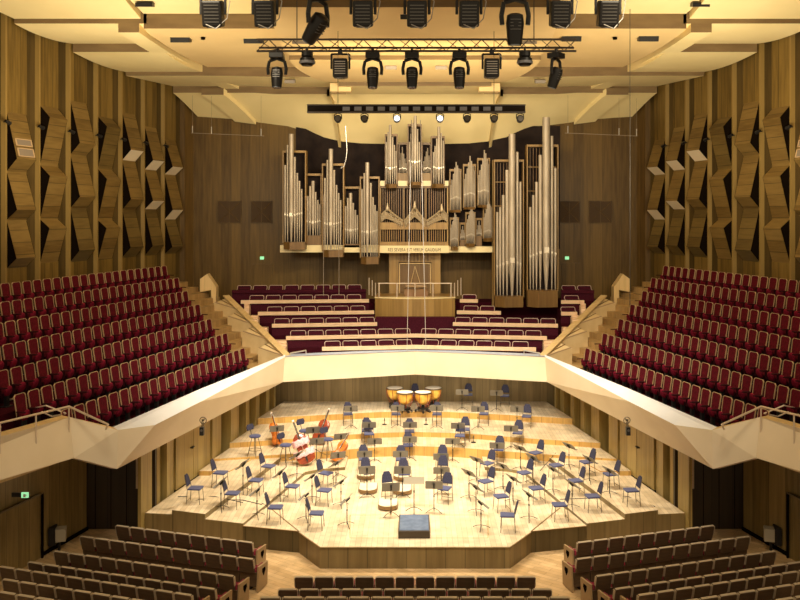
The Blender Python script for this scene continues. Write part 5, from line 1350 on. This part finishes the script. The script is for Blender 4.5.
# suspension wires
def wire(px0, py0, px1, py1, D, r, name, label, m='wire', D1=None):
    a = P(px0, py0, D=D); b = P(px1, py1, D=D1 or D); mb = MB(); mb.cyl(a-a, b-a, r, n=5); o = mb.build(name, M[m]); o.location = a
    return tag(o, label, 'cable')
wire(297, -186, 297, 42, 16.2, .01, 'truss_cable', 'thin steel cable holding the left part of the lattice truss', 'wiredark')
wire(534, -186, 534, 42, 16.2, .01, 'truss_cable', 'thin steel cable holding the right part of the lattice truss', 'wiredark')
wire(630, -20, 630, 305, 28, .012, 'hanging_cable', 'long dark vertical cable hanging before the right wall corner', 'wiredark')
wire(411.5, 120, 407, 352, 27, .011, 'microphone_cable', 'long pale cable hanging in the middle, the left one', 'wire', 30.8)
wire(420.5, 120, 426, 352, 27, .011, 'microphone_cable', 'long pale cable hanging in the middle, the right one', 'wire', 30.8)
wire(338, -6, 338, 104, 26.2, .01, 'bar_cable', 'thin cable holding the left part of the lamp bar', 'wiredark')
wire(494, -6, 494, 104, 26.2, .01, 'bar_cable', 'thin cable holding the right part of the lamp bar', 'wiredark')
wire(240, -260, 240, -12, 13.4, .01, 'upper_truss_cable', 'thin cable holding the left end of the nearest truss', 'wiredark')
wire(590, -260, 590, -12, 13.4, .01, 'upper_truss_cable', 'thin cable holding the right end of the nearest truss', 'wiredark')
wire(323.5, 195, 323.5, 296, 33, .012, 'hanging_cable', 'thin dark cable with a weight left of the organ console, shorter one', 'wire2')
wire(339, 200, 339, 295, 33, .012, 'hanging_cable', 'thin pale cable hanging below the third left pipe tower', 'wire2')
for (xa, xb, nm) in ((191, 264, 'left'), (565, 638, 'right')):
    D_ = 36; a = P(xa, 133, D=D_); b = P(xb, 136, D=D_)
    e = empty('microphone_bar', a, 0, 'thin horizontal rod with tiny clear bulbs hanging in the %s rear corner' % nm, 'hanging bar', 'thin rods with bulbs')
    mb = MB(); mb.cyl((0, 0, 0), b-a, .012, n=5); mb.build('rod', M['wire2'], e)
    for t in ((.02, .28, .96) if nm == 'left' else (.04, .74, .98)):
        q = (b-a)*t; mb = MB(); mb.cyl(q, q+Vector((0, 0, 1.6 if t < .9 or nm == 'right' else 1.7)), .005, n=4); mb.build('wire', M['wire2'], e)
        mb = MB(); mb.cyl(q, q+Vector((0, 0, .3)), .02, n=6); mb.build('bulb', M['bulb'], e)
v = P(345, 118, D=30); pts = [P(345.5, 126, D=29), P(347, 150, D=29), P(346, 160, D=29), P(344, 166, D=29), P(340.5, 168.5, D=29)]
mb = MB(); mb.path([p-pts[0] for p in pts], .013, 6); o = mb.build('dangling_cord', M['bulb']); o.location = pts[0]; tag(o, 'loose pale cord dangling below the left end of the lamp bar', 'cable')
for s in (1, -1):
    v = P(202 if s == 1 else 627, 423, D=23.4)
    # dome camera and small speaker under the parapet
for s, side in ((1, 'left'), (-1, 'right')):
    v = mx(P(203.5, 420, D=23.3), s); e = empty('parapet_fitting', v, 0, 'small grey ringed fitting on the face of the %s parapet' % side, 'wall fitting')
    mb = MB(); mb.path([(.09*math.cos(t), -.04, .09*math.sin(t)) for t in [k*math.pi/6 for k in range(13)]], .012, 5); mb.build('ring', M['chrome'], e)
    mb = MB(); mb.cyl((0, .1, 0), (0, -.06, 0), .03, n=8); mb.build('stem', M['chrome'], e)
    mb = MB(); mb.cyl((0, -.02, -.05), (0, -.03, -.16), .015, n=6); mb.build('hook', M['chrome'], e)
    v = mx(P(202, 431, D=24.6), s); e = empty('small_loudspeaker', v, 0, 'small black loudspeaker under the %s parapet beside the wooden door' % side, 'loudspeaker')
    mb = MB(); mb.box((0, 0, 0), (.12, .14, .24)); mb.build('cabinet', M['black'], e, bevel=.01)
    mb = MB(); mb.cyl((0, -.071, .03), (0, -.075, .03), .04, n=10); mb.build('cone', M['fins'], e)
    mb = MB(); mb.cyl((0, 0, .1), (0, 0, .35), .012, n=5); mb.build('bracket', M['black'], e)
